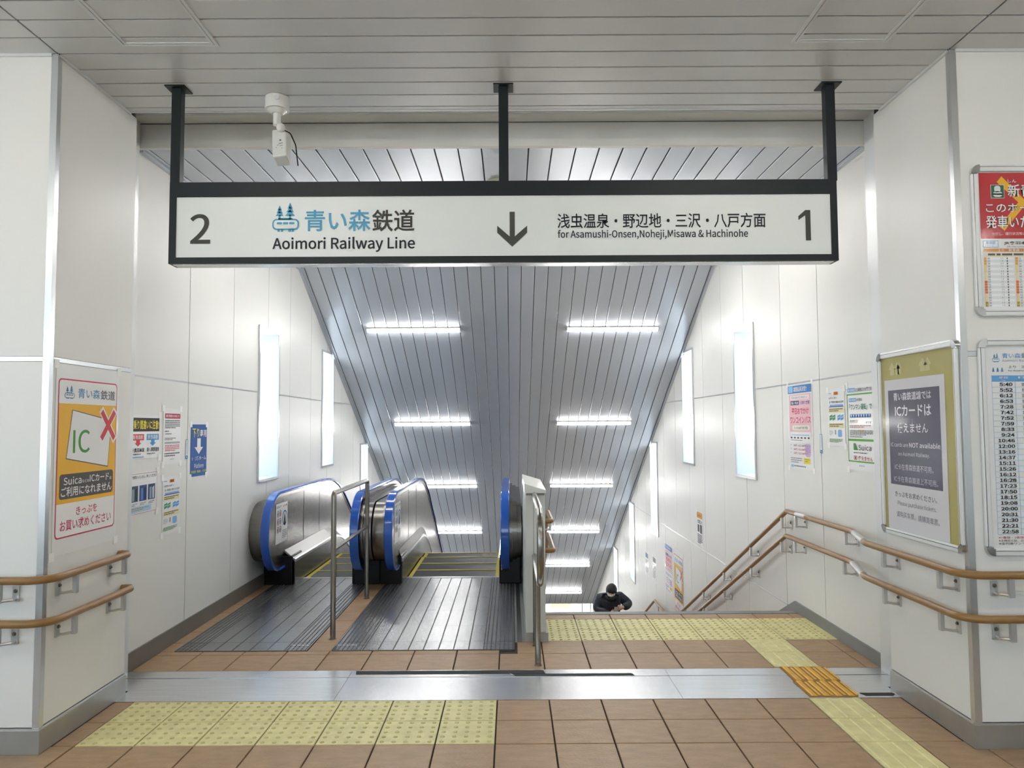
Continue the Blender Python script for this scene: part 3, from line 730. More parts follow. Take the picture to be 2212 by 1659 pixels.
for z, nm, dy in ((.845, 'upper', 0), (.634, 'lower', .03)):
    y0, y1 = 4.70+dy*.6, 5.20+dy
    slope = -.449
    kink = 6.44+dy; yl = 11.2+dy; zl = z+slope*(yl-kink); yk = 12.52
    path = fillet([(4.2, yf, z), (jr, yf, z), (jr, y0, z), (xw, y1, z), (xw, kink, z), (xw, yl, zl), (xw, yk, zl), (xw, yk+7, zl+slope*7)], [0, .12, .2, .2, .06, .06, .06, 0], 8)
    br = [((2.40, yf, z), (2.40, YF, z), (1, 0, 0)), ((3.5, yf, z), (3.5, YF, z), (1, 0, 0)), ((jr, 3.88, z), (JR, 3.88, z), (0, 1, 0)), ((jr, 4.46, z), (JR, 4.46, z), (0, 1, 0)), ((xw, 5.30+dy, z), (XR, 5.30+dy, z), (0, 1, 0)), ((xw, 6.22+dy, z), (XR, 6.22+dy, z), (0, 1, 0)), ((xw, kink+.10, z-.05), (XR, kink+.10, z-.05), (0, 1, 0))]
    for y in (7.42, 8.38, 9.30, 10.3): br.append(((xw, y, z+slope*(y-kink)), (XR, y, z+slope*(y-kink)), (0, 1, 0)))
    br.append(((xw, 12.2, zl), (XR, 12.2, zl), (0, 1, 0)))
    sl = [((jr+.02, y0+.065, z), (xw-.02, y1-.065, z))]
    if nm == 'upper': sl.append(((xw, 6.02, z), (xw, 6.22, z)))
    rail_thing('%s wood-toned handrail from the right pillar down the stairs' % nm, path, br, 'right wall handrails', sl)
xd = .245+.068
for z, nm, ys in ((.83, 'upper', 5.98), (.64, 'lower', 5.74)):
    slope = -.449
    path = fillet([(.247, ys, z), (xd, ys, z), (xd, 6.62, z), (xd, 11.2, z+slope*4.58), (xd, 12.5, z+slope*4.58)], [0, .03, .06, .06, 0], 6)
    rail_thing('%s short-ended wood-toned handrail on the divider wall' % nm, path, [((xd, y, z+min(0, slope*(y-6.62))), (.245, y, z+min(0, slope*(y-6.62))), (0, 1, 0)) for y in (6.25, 7.3, 8.6)], 'divider wall handrails')

# ================================================================== divider wall, hoop rail and queue rail
dv = empty('divider_wall', (.17, 5.62, 0), 'white panelled divider wall end between escalator and stairs', 'divider')
sl_ = .449
topd = [(5.61, 1.08), (6.7, 1.08), (11.2, 1.08-4.5*sl_), (12.6, 1.08-4.5*sl_), (20.5, 1.08-4.5*sl_-7.9*sl_)]
m = MB(); m.prism(topd+[(20.5, -6.2), (9, -3.2), (6.5, -.3), (5.61, .065)], 'x', .100, .245); m.build('wall_panel', mat('divider_enamel', (.70, .71, .67), .35), dv)
m = MB(); tp = [(5.60, 1.083), (6.7, 1.083), (11.2, 1.083-4.5*sl_), (12.6, 1.083-4.5*sl_)]
vs = []
for y, z in tp: vs += [(.092, y, z), (.253, y, z), (.253, y, z+.024), (.092, y, z+.072)]
m.loft([vs[i:i+4] for i in range(0, len(vs), 4)]); m.build('sloping_cap', mat('cap_enamel', (.74, .75, .71), .3), dv, bevel=.003)
B('cap_joint', BASED, [((.104, 5.606, 1.068), (.241, 5.615, 1.083))], dv)
B('panel_joint', BASED, [((.158, 5.6085, .07), (.1615, 5.612, 1.07))], dv)
B('plinth', BASEB, [((.094, 5.600, 0), (.262, 6.46, .064))], dv)
hp = empty('hoop_rail', (.167, 5.06, 0), 'bent stainless hoop rail standing in front of the divider wall', 'rail')
r_ = .0195; x = .167
loop = fillet([(x, 5.605, 1.070), (x, 4.47, 1.070), (x, 4.47, .62), (x, 5.60, .62)], [0, .20, .20, 0], 12)
MB().tube(loop, r_+.002, 16).build('hoop', TUBE, hp, smooth=True)
for y in (5.062, 5.503):
    MB().tube([(x, y, 0), (x, y, .63)], r_, 14).build('post', TUBE, hp, smooth=True)
    MB().disc((x, y, .0005), (0, 0, 1), .026, .004, 16).build('floor_collar', TUBE, hp, smooth=True)
qr = empty('queue_rail', (-1.346, 6.37, 0), 'bent stainless guard rail between the two escalators', 'rail')
x = -1.346
MB().tube(fillet([(x, 5.711, 0), (x, 5.711, 1.085), (x, 7.025, 1.085), (x, 7.025, 0)], .035, 8), .020, 14).build('hoop', TUBE, qr, smooth=True)
MB().tube([(x, 5.73, .66), (x, 7.005, .66)], .016, 12).build('middle_bar', TUBE, qr, smooth=True)
for y in (5.711, 7.025): MB().disc((x, y, .0005), (0, 0, 1), .026, .004, 16).build('floor_collar', TUBE, qr, smooth=True)

# ================================================================== escalators
YC, ZCN, RN = 7.48, .56, .39            # nose circle of the balustrade
def prof(d, far=True):
    """outline of the balustrade in y,z, d metres inside the handrail's outer face"""
    R = RN-d; p = [(YC+.17, ZCN-R)]
    for k in range(15):
        a = math.radians(-90-k*180/14); p.append((YC+R*math.cos(a), ZCN+R*math.sin(a)))
    RB = 2.2
    for k in range(9):
        a = math.radians(90-30*k/8); p.append((9.3+(RB-d)*math.cos(a), ZCN+RN-RB+(RB-d)*math.sin(a)))
    if far:
        y, z = p[-1]; p.append((y+9.2, z-9.2*math.tan(math.radians(30))))
    return p
def drop(y):
    """height of the step band below the landing"""
    if y < 9.25: return 0
    if y < 10.35: return -.577*(y-9.25)**2/2.2
    return -.577*1.1/2-.577*(y-10.35)
def sweep(path, sec, x):
    rings = []
    for i, (y, z) in enumerate(path):
        a = path[max(i-1, 0)]; b = path[min(i+1, len(path)-1)]; t = Vector((0, b[0]-a[0], b[1]-a[1])).normalized(); n = Vector((0, -t.z, t.y))
        rings.append([Vector((x+p, y, z))+n*q for p, q in sec])
    return MB().loft(rings)
YB = [7.66, 8.2, 8.8, 9.25, 9.5, 9.75, 10.0, 10.35, 11.5, 14, 19]
def follow(sec, ys=YB):
    return MB().loft([[(x, y, z+drop(y)) for x, z in sec] for y in ys])
HRSEC = [(-.040, -.022), (-.040, -.008), (-.034, -.001), (.034, -.001), (.040, -.008), (.040, -.022), (.030, -.028), (-.030, -.028)]
def cladding(root, x0, x1, d, name='outer_cladding', mt=None):
    p = prof(d); y, z = p[-1]
    q = p+[(y, z-.95), (10.4, -.35), (9.3, -.02), (7.66, -.02)]
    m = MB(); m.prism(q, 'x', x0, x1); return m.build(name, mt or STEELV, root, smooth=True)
def balustrade(root, xh, s, xe, sticker=None):
    """xh handrail centre, s direction towards the steps, xe step edge"""
    sweep([(y, z) for y, z in prof(0)], HRSEC, xh).build('handrail', BLUE, root, smooth=True)
    sweep(prof(.026), [(-.026, -.03), (-.026, 0), (.026, 0), (.026, -.03)], xh).build('handrail_guide', STEEL, root, smooth=True)
    p = prof(.056); y, z = p[-1]; q = p+[(y, z-.9), (10.4, -.30), (9.3, .0), (7.66, .0)]
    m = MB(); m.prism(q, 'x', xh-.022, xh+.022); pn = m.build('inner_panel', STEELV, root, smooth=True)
    xi = xh+s*.023; xk = xe-s*.006
    m = follow([(xi, .345), (xk, .255), (xk, .235), (xi, .325)]); dk = m.build('inner_deck', mat('satin_deck', (.30, .295, .28), .38, metal=1), root)
    follow([(xk-s*.004, .262), (xk+s*.010, .252), (xk+s*.010, .228), (xk-s*.004, .222)]).build('deck_edge', TRIM, root)
    a, b = sorted((xk-s*.004, xk+s*.003)); follow([(a, .235), (b, .235), (b, -.25), (a, -.25)]).build('skirt_panel', mat('dark_skirt', (.10, .095, .085), .25, metal=.9), root)
    for y in (8.35, 9.02):   # panel joints
        q = sorted((xi-s*.002, xi+s*.0006)); B('panel_seam', BASED, [((q[0], y, .34), (q[1], y+.004, .885))], pn)
    for y in (7.86,):
        B('deck_seam', TRIM, [((min(xi, xk), y, .30), (max(xi, xk), y+.003, .302))], dk) if False else None
    if sticker:
        y0, y1, z0, z1, lab = sticker; q = xi+s*.0006
        tl = (q, y0, z1) if s > 0 else (q, y1, z1)
        st = Print(pn, tl, (0, s, 0), (s, 0, 0), y1-y0, z1-z0, .0)
        a = sorted((xi, xi+s*.0012)); B('safety_sticker', PAPER, [((a[0], y0, z0), (a[1], y1, z1))], root)
        st.lift = .0016; st.root = root
        st.lines(.05, .06, .45, .12, 2, '#3a3a3a', seed=3); st.text('注意', .70, .055, .93, .11, '#2a2a2a', .01); st.poly([(.60, .115), (.64, .05), (.68, .115)], '#e07020', 3, 'pictogram')
        for j in range(3):
            for i in range(2):
                cu, cv = .16+.20*i, .25+.20*j
                st.ring(cu, cv, .085, .018, ('#b03048', '#3a63b0')[i if j else 1-i] if j < 2 else '#a03048', 3)
                st.poly([(cu-.025, cv+.05), (cu+.02, cv+.05), (cu+.03, cv-.015), (cu, cv-.05), (cu-.03, cv-.01)], '#4a4a52', 3, 'pictogram')
        st.ring(.74, .40, .20, .035, '#2d5fb4', 3); st.poly([(.66, .58), (.82, .58), (.80, .43), (.77, .33), (.74, .27), (.71, .33), (.68, .43)], '#23232a', 3, 'pictogram')
        st.rect(.49, .02, .494, .98, '#b8bcc4', 3); st.lines(.54, .70, .94, .92, 5, '#8a8f98', seed=5); st.done()
def newel(root, x0, x1, y=7.635):
    B('newel_base', BLK, [((x0, y, .001), (x1, 8.0, .29))], root, bevel=.012)
def escalator(label, hl, hr, xe0, xe1, px0, px1, clad_l, clad_r, stickers, nb, grp):
    xm = (xe0+xe1)/2
    o = empty('escalator', (xm, 8.0, 0), label, 'escalator', grp)
    balustrade(o, hl, 1, xe0, stickers[0]); balustrade(o, hr, -1, xe1, stickers[1])
    for x0, x1, d in clad_l+clad_r: cladding(o, x0, x1, d)
    for a, b in nb: newel(o, a, b)
    # floor plates in front of the steps
    ys = [5.412, 5.62, 6.05, 6.55, 7.05, 7.55, 7.955]; hw = (px1-px0)
    for i, (a, b) in enumerate(zip(ys, ys[1:])):
        pl = B('floor_plate', PLATE, [((px0, a+.0015, -.01), (px1, b-.0015, .003))], o)
        m = MB(); mid0, mid1 = px0+.17*hw, px1-.17*hw; n = 9 if hw > 1 else 6
        xs = [(mid0+(mid1-mid0)*k/(n-1), .008) for k in range(n)]
        for e0, e1 in ((px0+.012, mid0-.02), (mid1+.02, px1-.012)):
            k_ = max(3, int((e1-e0)/.025)); xs += [(e0+(e1-e0)*k/(k_-1), .009) for k in range(k_)]
        for x, w in xs: m.box((x-w/2, a+.0015, .0028), (x+w/2, b-.0015, .0036))
        m.build('groove_inlay', GROOVE, pl, kind='stuff')
        if i == 0:
            m = MB()
            for k in range(5): m.box((px0+.01, a+.02+.042*k, .0032), (px0+.17*hw, a+.026+.042*k, .0040)); m.box((px1-.17*hw, a+.02+.042*k, .0032), (px1-.01, a+.026+.042*k, .0040))
            m.build('cross_rib', PLATE, pl)
    B('comb_plate', TRIM, [((xe0, 7.955, -.01), (xe1, 8.0, .006))], o)
    # steps
    SD = .41
    for k in range(9):
        y = 8.0+SD*k; z = drop(y+SD*.7)-.002
        st = B('step', STEP, [((xe0+.006, y+.003, z-.25), (xe1-.006, y+SD-.003, z))], o)
        B('yellow_edge', YLINE, [((xe0+.006, y+SD-.030, z-.001), (xe1-.006, y+SD-.004, z+.003)), ((xe0+.006, y+.003, z-.001), (xe0+.046, y+SD-.030, z+.0025)), ((xe1-.046, y+.003, z-.001), (xe1-.006, y+SD-.030, z+.0025))]+([((xe0+.046, y+.003, z-.001), (xe1-.046, y+.02, z+.003))] if k == 0 else []), st)
    follow([(xe0, -.30), (xe1, -.30), (xe1, -.36), (xe0, -.36)], YB).build('truss', BASED, o)
    follow([(xe0+.01, -.12), (xe1-.01, -.12), (xe1-.01, -.2), (xe0+.01, -.2)], [11.7, 14, 19]).build('lower_step_band', STEP, o)
    return o
sb = (7.40, 7.71, .46, .83, '')
e1 = escalator('narrow escalator with blue handrails beside the left wall', -2.322, -1.487, -2.19, -1.602, -2.398, -1.460,
    [(XL+.002, -2.385, .10), (-2.384, -2.346, .075)], [(-1.463, -1.42, .075), (-1.419, -1.345, .10)],
    [(7.36, 7.74, .44, .83, ''), None], [(XL+.004, -2.215), (-1.612, -1.332)], 'escalators')
e2 = escalator('wide escalator with blue handrails beside the divider wall', -1.165, -.068, -1.105, -.135, -1.283, .014,
    [(-1.232, -1.189, .075), (-1.328, -1.233, .10)], [(-.044, .0, .075), (.001, .045, .10), (.046, .090, .12)],
    [(7.36, 7.74, .44, .83, ''), (7.36, 7.74, .44, .83, '')], [(-1.331, -1.115), (-.127, .088)], 'escalators')
pr = Print(e1, (-1.62, 5.47, .004), (1, 0, 0), (0, 0, 1), .15, .02)
for root, x0, x1 in ((e1, -1.60, -1.475), (e2, -1.268, -1.13)):
    vs, fs = glyphs('HITACHI', .01, True)
    m = MB(); m.add([(x0+(x1-x0)*a, 5.545-.022*b, .0045) for a, b in vs], fs); m.build('maker_lettering', TRIMW, root)
B('floor_escalator_seal', BASED, [((XL-.02, 7.9, -7.2), (.1, YEND, -7.1)), ((XL-.02, 7.96, -7.2), (.1, 7.98, -.3)), ((.1, 6.474, -7.2), (.24, 6.5, -.3))], kind='structure')  # unseen slab and ends, added so no sky light enters from below
# ================================================================== posters and notices
W0 = '#f1f0ee'
RY = (0, 1, 0)
def ic_poster(tl, right, normal, w, h, label, name='notice_poster'):
    p = sheet(name, label, 'poster', tl, right, normal, w, h)
    RED = '#c8405f'
    p.rrect(.03, .073, .965, .915, RED, .04, 1, 'border'); p.rrect(.042, .0805, .953, .9075, W0, .034, 2, 'print_field')
    p.rect(.042, .205, .953, .735, '#f0b93a', 3)
    p.logo(.115, .105, .265, .180, '#5e93be', W0, 4)
    p.text('青い森', .315, .118, .665, .172, '#6a9cc4', .014, lay=4); p.text('鉄道', .675, .118, .925, .174, '#77757a', .014, lay=4)
    p.poly([(.236, .236), (.872, .290), (.826, .562), (.158, .500)], '#55524e', 4, 'card'); p.poly([(.242, .241), (.864, .294), (.819, .556), (.166, .496)], '#eeeeee', 5, 'card')
    p.text('IC', .255, .345, .515, .472, '#4b9440', .006, True, lay=6, res=5)
    for t, c, l in ((.085, W0, 6), (.055, '#d4494a', 7)):
        e_ = .012 if c == W0 else 0
        p.line((.70-e_, .240-e_), (.925+e_, .398+e_), t, c, l, 'cross_mark'); p.line((.925+e_, .240-e_), (.70-e_, .398+e_), t, c, l+.3, 'cross_mark')
    p.rrect(.075, .580, .920, .712, '#55504f', .03, 4, 'title_box')
    p.text('Suica', .135, .597, .40, .638, W0, .008, True, lay=5, res=3); p.text('などの', .41, .618, .52, .636, W0, .006, lay=5); p.text('IC', .53, .597, .61, .636, W0, .008, True, lay=5); p.text('カード', .62, .596, .845, .637, W0, .012, lay=5); p.text('は', .86, .618, .895, .636, W0, .01, lay=5)
    p.text('ご利用になれません', .10, .648, .90, .700, W0, .012, lay=5)
    p.text('きっぷを', .33, .762, .66, .807, '#c8506a', .012, lay=4); p.text('お買い求めください', .10, .823, .90, .880, '#c8506a', .012, lay=4)
    p.done(); return p
ic_poster((JL, 3.81, 1.912), RY, (1, 0, 0), .61, .978, 'tall yellow and white IC card notice taped to the left pillar')
# paper strips of tape holding it
# ---- left wall sheets
def warn_landscape(tl, label):
    p = sheet('notice_sheet', label, 'notice', tl, RY, (1, 0, 0), .42, .297)
    p.rect(.05, .07, .97, .38, '#25211c', 1); p.text('乗り間違いに注意!', .10, .12, .95, .33, '#f2e23c', .016, lay=2)
    for u0, u1, c, t in ((.06, .45, '#d83a3c', '新青森駅'), (.54, .96, '#4c97d2', '東青森駅')):
        p.rect(u0, .44, u1, .58, c, 1); um = (u0+u1)/2; p.text(t, u0+.03, .46, u1-.03, .56, W0, .01, lay=2)
        p.poly([(um-.06, .58), (um+.06, .58), (um+.06, .64), (um+.11, .64), (um, .72), (um-.11, .64), (um-.06, .64)], c, 1, 'arrow')
    p.text('JR', .05, .76, .12, .84, '#222222', .01, True); p.text('奥羽本線', .14, .75, .46, .85, '#222222', .014); p.text('青い森鉄道線', .55, .75, .97, .85, '#222222', .014)
    p.lines(.08, .88, .46, .93, 1, '#777777', seed=1); p.lines(.56, .88, .95, .93, 1, '#777777', seed=2); p.rect(.08, .945, .45, .975, '#8fb4dc', 2); p.done()
warn_landscape((XL, 4.93, 1.672), 'landscape notice with black title bar and red and blue arrows on left wall')
p = sheet('notice_sheet', 'white page with a red title bar, upper of two beside the blue sign', 'notice', (XL, 5.40, 1.724), RY, (1, 0, 0), .287, .405)
p.rect(.08, .09, .95, .18, '#c02d4f', 1); p.text('運行再開のお知らせ', .13, .11, .90, .16, W0, .012, lay=2)
p.lines(.08, .21, .94, .37, 5, '#6a6a6a', seed=11); p.lines(.08, .40, .40, .44, 1, '#555555', seed=12); p.lines(.10, .45, .60, .48, 1, '#777777', seed=13); p.lines(.08, .53, .70, .58, 2, '#666666', seed=14)
p.rect(.08, .60, .95, .635, '#b6b6bb', 1); p.lines(.10, .66, .92, .78, 4, '#d0606c', seed=15); p.lines(.08, .80, .93, .88, 2, '#5f5f5f', seed=16); p.lines(.40, .91, .70, .93, 1, '#777777', seed=17); p.done()
p = sheet('notice_sheet', 'landscape leaflet with three small photos low on the left wall', 'notice', (XL, 4.90, 1.285), RY, (1, 0, 0), .427, .285)
p.frame(.02, .03, .98, .97, .006, '#c07080'); p.text('ドアが閉まっていたら、押してください', .10, .07, .95, .15, '#3a3a3a', .008)
for i, c in enumerate(('#3f5668', '#2c4a86', '#30456b')):
    u = .12+.28*i; p.rect(u, .31, u+.24, .68, c, 1, 'photo'); p.rect(u+.05, .38, u+.12, .66, ('#8fa3ad', '#5f86c4', '#8a9fb6')[i], 2, 'photo'); p.poly([(u+.14, .40), (u+.21, .36), (u+.21, .66), (u+.15, .66)], ('#20303c', '#1b2b60', '#c2cbd4')[i], 2, 'photo'); p.lines(u+.02, .72, u+.22, .79, 2, '#444444', seed=30+i)
p.rrect(.05, .80, .80, .93, '#a9cdea', .02, 1); p.lines(.10, .83, .72, .91, 2, '#b8a040', seed=36); p.done()
def guide_portrait(tl, right, normal, label, w=.287, h=.410):
    p = sheet('notice_sheet', label, 'notice', tl, right, normal, w, h)
    p.lines(.08, .06, .30, .085, 1, '#4d7fb5', seed=40); p.rect(.38, .045, .64, .10, '#e0862c', 1); p.text('重要', .42, .052, .60, .092, '#7a1f14', .012, lay=2)
    p.text('お客さまへ', .08, .135, .60, .17, '#444444', .008); p.text('新・時刻表から乗りかえ方法が', .12, .205, .95, .245, '#333344', .010); p.rect(.14, .27, .92, .305, '#86aee0', 1); p.poly([(.06, .315), (.98, .315), (.92, .30), (.12, .30)], '#46628c', 2)
    for v in (.33, .60): p.rect(.05, v, .95, v+.085, '#ece0b0', 1); p.lines(.10, v+.012, .90, v+.075, 2, '#5f5a44', seed=int(v*100))
    for u, c in ((.10, '#4c9a72'), (.28, '#4c9a72'), (.58, '#5c9fd6'), (.76, '#5c9fd6')): p.poly([(u, .47), (u+.17, .445), (u+.17, .53), (u, .555)], c, 1, 'picture'); p.line((u+.02, .50), (u+.15, .49), .012, W0, 2, 'picture')
    p.lines(.08, .73, .30, .82, 4, '#8c8c8c', seed=44); p.rect(.40, .72, .48, .80, '#9aa0a8', 1); p.rrect(.58, .715, .82, .84, '#7fb2e0', .05, 1); p.rect(.05, .89, .75, .93, '#c3dcc2', 1); p.lines(.08, .875, .85, .95, 3, '#6d8a6d', seed=46); p.done()
guide_portrait((XL, 5.408, 1.224), RY, (1, 0, 0), 'white guide page with cream bands, lower of two beside the blue sign')
p = sheet('platform_sign', 'blue platform sign with a big white down arrow on left wall', 'sign', (XL, 5.868, 1.609), RY, (1, 0, 0), .306, .410, material=ink('#1f57a0'))
p.text('下り', .08, .075, .50, .25, '#f2e640', .014); p.text('専用', .55, .10, .96, .245, W0, .014)
p.poly([(.38, .27), (.60, .27), (.60, .44), (.76, .44), (.49, .575), (.22, .44), (.38, .44)], W0, 2, 'arrow')
p.text('1・2番ホーム', .08, .615, .95, .695, W0, .014); p.text('Platform', .22, .755, .80, .845, W0, .004, True, res=3); p.text('浅虫温泉・野辺地・八戸方面', .04, .885, .97, .935, '#e8e04a', .010); p.done()
def strip_sticker(tl, right, normal, label):
    p = sheet('strip_sticker', label, 'sticker', tl, right, normal, .042, .148, tapes=False, thick=.0005)
    p.frame(.0, .0, 1, 1, .09, '#3d8fb8'); p.rect(.0, .83, 1, 1, '#2f7fa8', 1); p.line((.25, .87), (.72, .95), .12, W0, 3); p.lines(.3, .06, .7, .78, 14, '#8fb7c8', seed=50); p.done()
strip_sticker((XL, 5.775, 1.492), RY, (1, 0, 0), 'narrow blue-edged strip sticker left of the blue platform sign')
# ---- right wall sheets
LY = (0, -1, 0); NX_ = (-1, 0, 0)
def pink_poster(tl, label, w=.53, h=.715):
    p = sheet('bus_poster', label, 'poster', tl, LY, NX_, w, h)
    p.rect(.02, .02, .98, .11, '#3f78c0', 1); p.rrect(.04, .025, .24, .10, '#8fc0ea', .03, 2); p.text('期間延長決定!!', .27, .035, .80, .095, W0, .014, lay=3)
    p.rect(.06, .125, .95, .62, '#efc3cb', 1); p.rect(.12, .14, .88, .185, '#f3f0ee', 2); p.text('平日のお出かけに便利なきっぷ', .17, .148, .82, .178, '#555566', .008)
    p.rect(.13, .20, .48, .25, '#2c3a70', 2); p.text('青森・野辺地', .16, .21, .45, .243, W0, .012); p.text('1日乗り放題', .52, .205, .90, .247, '#5560a0', .012)
    p.text('平日おでかけ', .17, .285, .86, .36, '#d23a68', .020); p.text('ワンコインパス', .10, .385, .93, .465, '#d23a68', .020)
    p.rrect(.18, .49, .88, .545, '#f3efe4', .03, 2); p.text('たったの500円で乗り放題', .26, .503, .80, .535, '#4a4a40', .010)
    p.rect(.09, .565, .93, .69, '#f3f2f2', 2); p.rect(.14, .60, .86, .606, '#6a98d8', 3)
    for i in range(6): p.rect(.10+.14*i, .625, .17+.14*i, .645, '#555560', 3)
    p.lines(.10, .66, .80, .675, 1, '#777777', seed=60)
    for v, c in ((.715, '#4a4a55'), (.76, '#d24a60'), (.805, '#d24a60')): p.lines(.08, v, .16, v+.018, 1, '#4a4a55', seed=61); p.text('500円・大人1,000円', .22, v-.004, .70, v+.026, c, .010)
    p.rrect(.68, .70, .90, .85, '#d9bce2', .06, 1); p.lines(.71, .72, .88, .83, 5, '#9a78b0', seed=62); p.rect(.62, .865, .88, .93, '#f2dc3a', 1); p.lines(.66, .875, .85, .92, 2, '#8a7a30', seed=63)
    p.lines(.08, .87, .55, .94, 3, '#8c8c94', seed=64); p.rect(.09, .955, .19, .985, '#8fc0ea', 1); p.lines(.22, .96, .90, .985, 1, '#7a7a85', seed=65); p.done()
pink_poster((XR, 6.53, 1.925), 'pink and blue one-coin pass poster on the right wall near the top')
guide_portrait((XR, 5.707, 1.842), LY, NX_, 'white guide page with cream bands between pink poster and green-bordered poster', .287, .42)
strip_sticker((XR, 5.872, 1.506), LY, NX_, 'narrow blue-edged strip sticker between pink poster and guide page')
p = sheet('notice_poster', 'green-bordered white notice poster beside the right shutter guide', 'poster', (XR, 5.385, 1.858), LY, NX_, .42, .597)
GR = '#5fa840'
p.rect(.05, .035, .32, .085, '#78aede', 1); p.text('青い森鉄道', .07, .045, .30, .077, W0, .008, lay=2); p.text('にお乗換えのお客さまへ', .34, .04, .97, .085, '#3a3a3a', .010)
p.frame(.02, .105, .98, .905, .022, GR); p.rect(.04, .635, .96, .66, GR, 2, 'border')
p.rect(.09, .155, .36, .20, '#78aede', 1); p.text('青い森鉄道', .11, .163, .34, .193, W0, .008, lay=2); p.text('の列車は', .38, .16, .58, .197, '#555555', .008)
p.text('「ワンマン運転」で', .10, .225, .90, .295, '#2f8066', .014)
p.rect(.12, .345, .86, .385, '#3a6cb0', 1, 'train_picture')
for i in range(8): p.poly([(.14+.09*i, .35), (.20+.09*i, .35), (.17+.09*i, .385)], '#dfe8f2', 2, 'train_picture')
p.rect(.10, .41, .40, .45, '#e6e2da', 1); p.lines(.12, .42, .36, .44, 1, '#9a9a9a', seed=70); p.text('おりる', .68, .43, .86, .455, '#3f6fae', .012); p.lines(.10, .475, .85, .51, 2, '#c06a70', seed=71); p.lines(.10, .535, .92, .60, 4, '#666666', seed=72); p.rect(.42, .53, .62, .545, '#f0d040', 1); p.lines(.10, .605, .75, .625, 1, '#666666', seed=73)
p.poly([(.22, .685), (.30, .685), (.38, .765), (.22, .765)], '#4a9a42', 2, 'pictogram'); p.text('Suica', .40, .70, .84, .765, '#4a4a4a', .006, True, res=3)
p.lines(.22, .79, .90, .81, 1, '#666666', seed=74); p.frame(.22, .83, .34, .88, .012, '#999999'); p.line((.25, .84), (.31, .87), .02, '#c03a40'); p.line((.31, .84), (.25, .87), .02, '#c03a40'); p.text('使えません', .38, .828, .88, .885, '#c04a50', .012); p.text('JR東日本', .40, .935, .60, .955, '#5f8fae', .008); p.done()
p = sheet('notice_sheet', 'small notice with orange header on the right wall below the windows', 'notice', (XR, 9.86, .462), LY, NX_, .30, .42)
p.rect(.03, .0, .97, .18, '#e09a30', 1); p.text('お知らせ', .20, .06, .80, .13, '#5a3a10', .012, lay=2); p.text('大型連休中', .12, .22, .88, .34, '#333333', .02); p.rect(.15, .38, .45, .60, '#3a3a44', 1); p.rect(.55, .36, .88, .62, '#2c2c34', 1); p.lines(.12, .66, .90, .95, 6, '#5c5c60', seed=80, fill=.7); p.done()
pink_poster((XR, 11.96, -.258), 'pink and blue one-coin pass poster halfway down the stairs', .55, .72)
ic_poster((XR, 11.30, -.245), LY, NX_, .60, .978, 'yellow and white IC card notice halfway down the stairs')
for y, z, lab, sd in ((13.72, -.675, 'farther of two small white notices past the landing', 90), (13.01, -.635, 'nearer of two small white notices past the landing', 93)):
    p = sheet('notice_sheet', lab, 'notice', (XR, y, z), LY, NX_, .29, .41)
    p.rect(.08, .06, .92, .26, '#7c8ea8' if sd == 90 else '#8d9098', 1); p.lines(.1, .34, .9, .92, 8, '#8e8e96', seed=sd, fill=.6); p.done()

# ================================================================== snap frames
def snap_frame(name, label, tl, right, normal, w, h, sheetmat):
    tl = Vector(tl); r = Vector(right); n = Vector(normal); t, d = .036, .018
    root = empty(name, tl+r*(w/2)-Vector((0, 0, h)), label, 'poster frame')
    def bar(u0, v0, u1, v1, nm, mt, dep=d, bev=.006, par=root, lo=0.):
        a = tl+r*u0-Vector((0, 0, v0))+n*(.001+lo); b = tl+r*u1-Vector((0, 0, v1))+n*dep
        return MB().box([min(a[i], b[i]) for i in range(3)], [max(a[i], b[i]) for i in range(3)]).build(nm, mt, par, bevel=bev)
    c = .045
    for nm, q in (('top_bar', (c, 0, w-c, t)), ('bottom_bar', (c, h-t, w-c, h)), ('left_bar', (0, c, t, h-c)), ('right_bar', (w-t, c, w, h-c))):
        k = bar(*q, nm, TRIMW)
        if nm in ('left_bar', 'right_bar'): bar(q[0]+.010, q[1], q[0]+.013, q[3], 'groove', TUBE, d+.0006, 0, k)
        else: bar(q[0], q[1]+.010, q[2], q[1]+.013, 'groove', TUBE, d+.0006, 0, k)
    chrome = mat('chrome_corner', (.75, .75, .73), .08, metal=1)
    for u, v, a0 in ((0, 0, 180), (w, 0, 270), (w, h, 0), (0, h, 90)):     # rounded corner pieces
        su, sv = (1 if u == 0 else -1), (1 if v == 0 else -1); pts = []
        cu, cv = u+su*c, v+sv*c
        for k in range(7):
            a = math.radians(a0+15*k); pts.append((cu+c*math.cos(a), cv+c*math.sin(a)))
        # inner corner
        pts.append((cu+(c-c)*0, cv) if False else (u+su*(c if a0 in (180, 0) else t), v+sv*(t if a0 in (180, 0) else c)))
        pts.append((u+su*t, v+sv*t)); pts.append((u+su*(t if a0 in (180, 0) else c), v+sv*(c if a0 in (180, 0) else t)))
        m = MB(); m.loft([[tl+r*p-Vector((0, 0, q))+n*z for p, q in pts] for z in (.001, d+.0015)]); m.build('corner', chrome, root, smooth=True)
    bar(t-.006, t-.006, w-t+.006, h-t+.006, 'sheet', sheetmat, .006, 0)
    return Print(root, tl, r, n, w, h, .0066), root, bar, t
p, root, bar, t_ = snap_frame('poster_frame', 'silver snap frame with a grey IC card notice on the right pillar side', (JR, 4.59, 2.01), LY, NX_, .825, 1.08, ink('#b7ad6a'))
for u, s_ in ((.20, 1.), (.30, .8), (.27, .9), (.60, 1.1), (.66, .9)): p.poly([(u, .06), (u+.05*s_, .10), (u+.025*s_, .10), (u+.03*s_, .13), (u-.03*s_, .13), (u-.025*s_, .10), (u-.05*s_, .10)], '#cbc48a', 1, 'print_field')
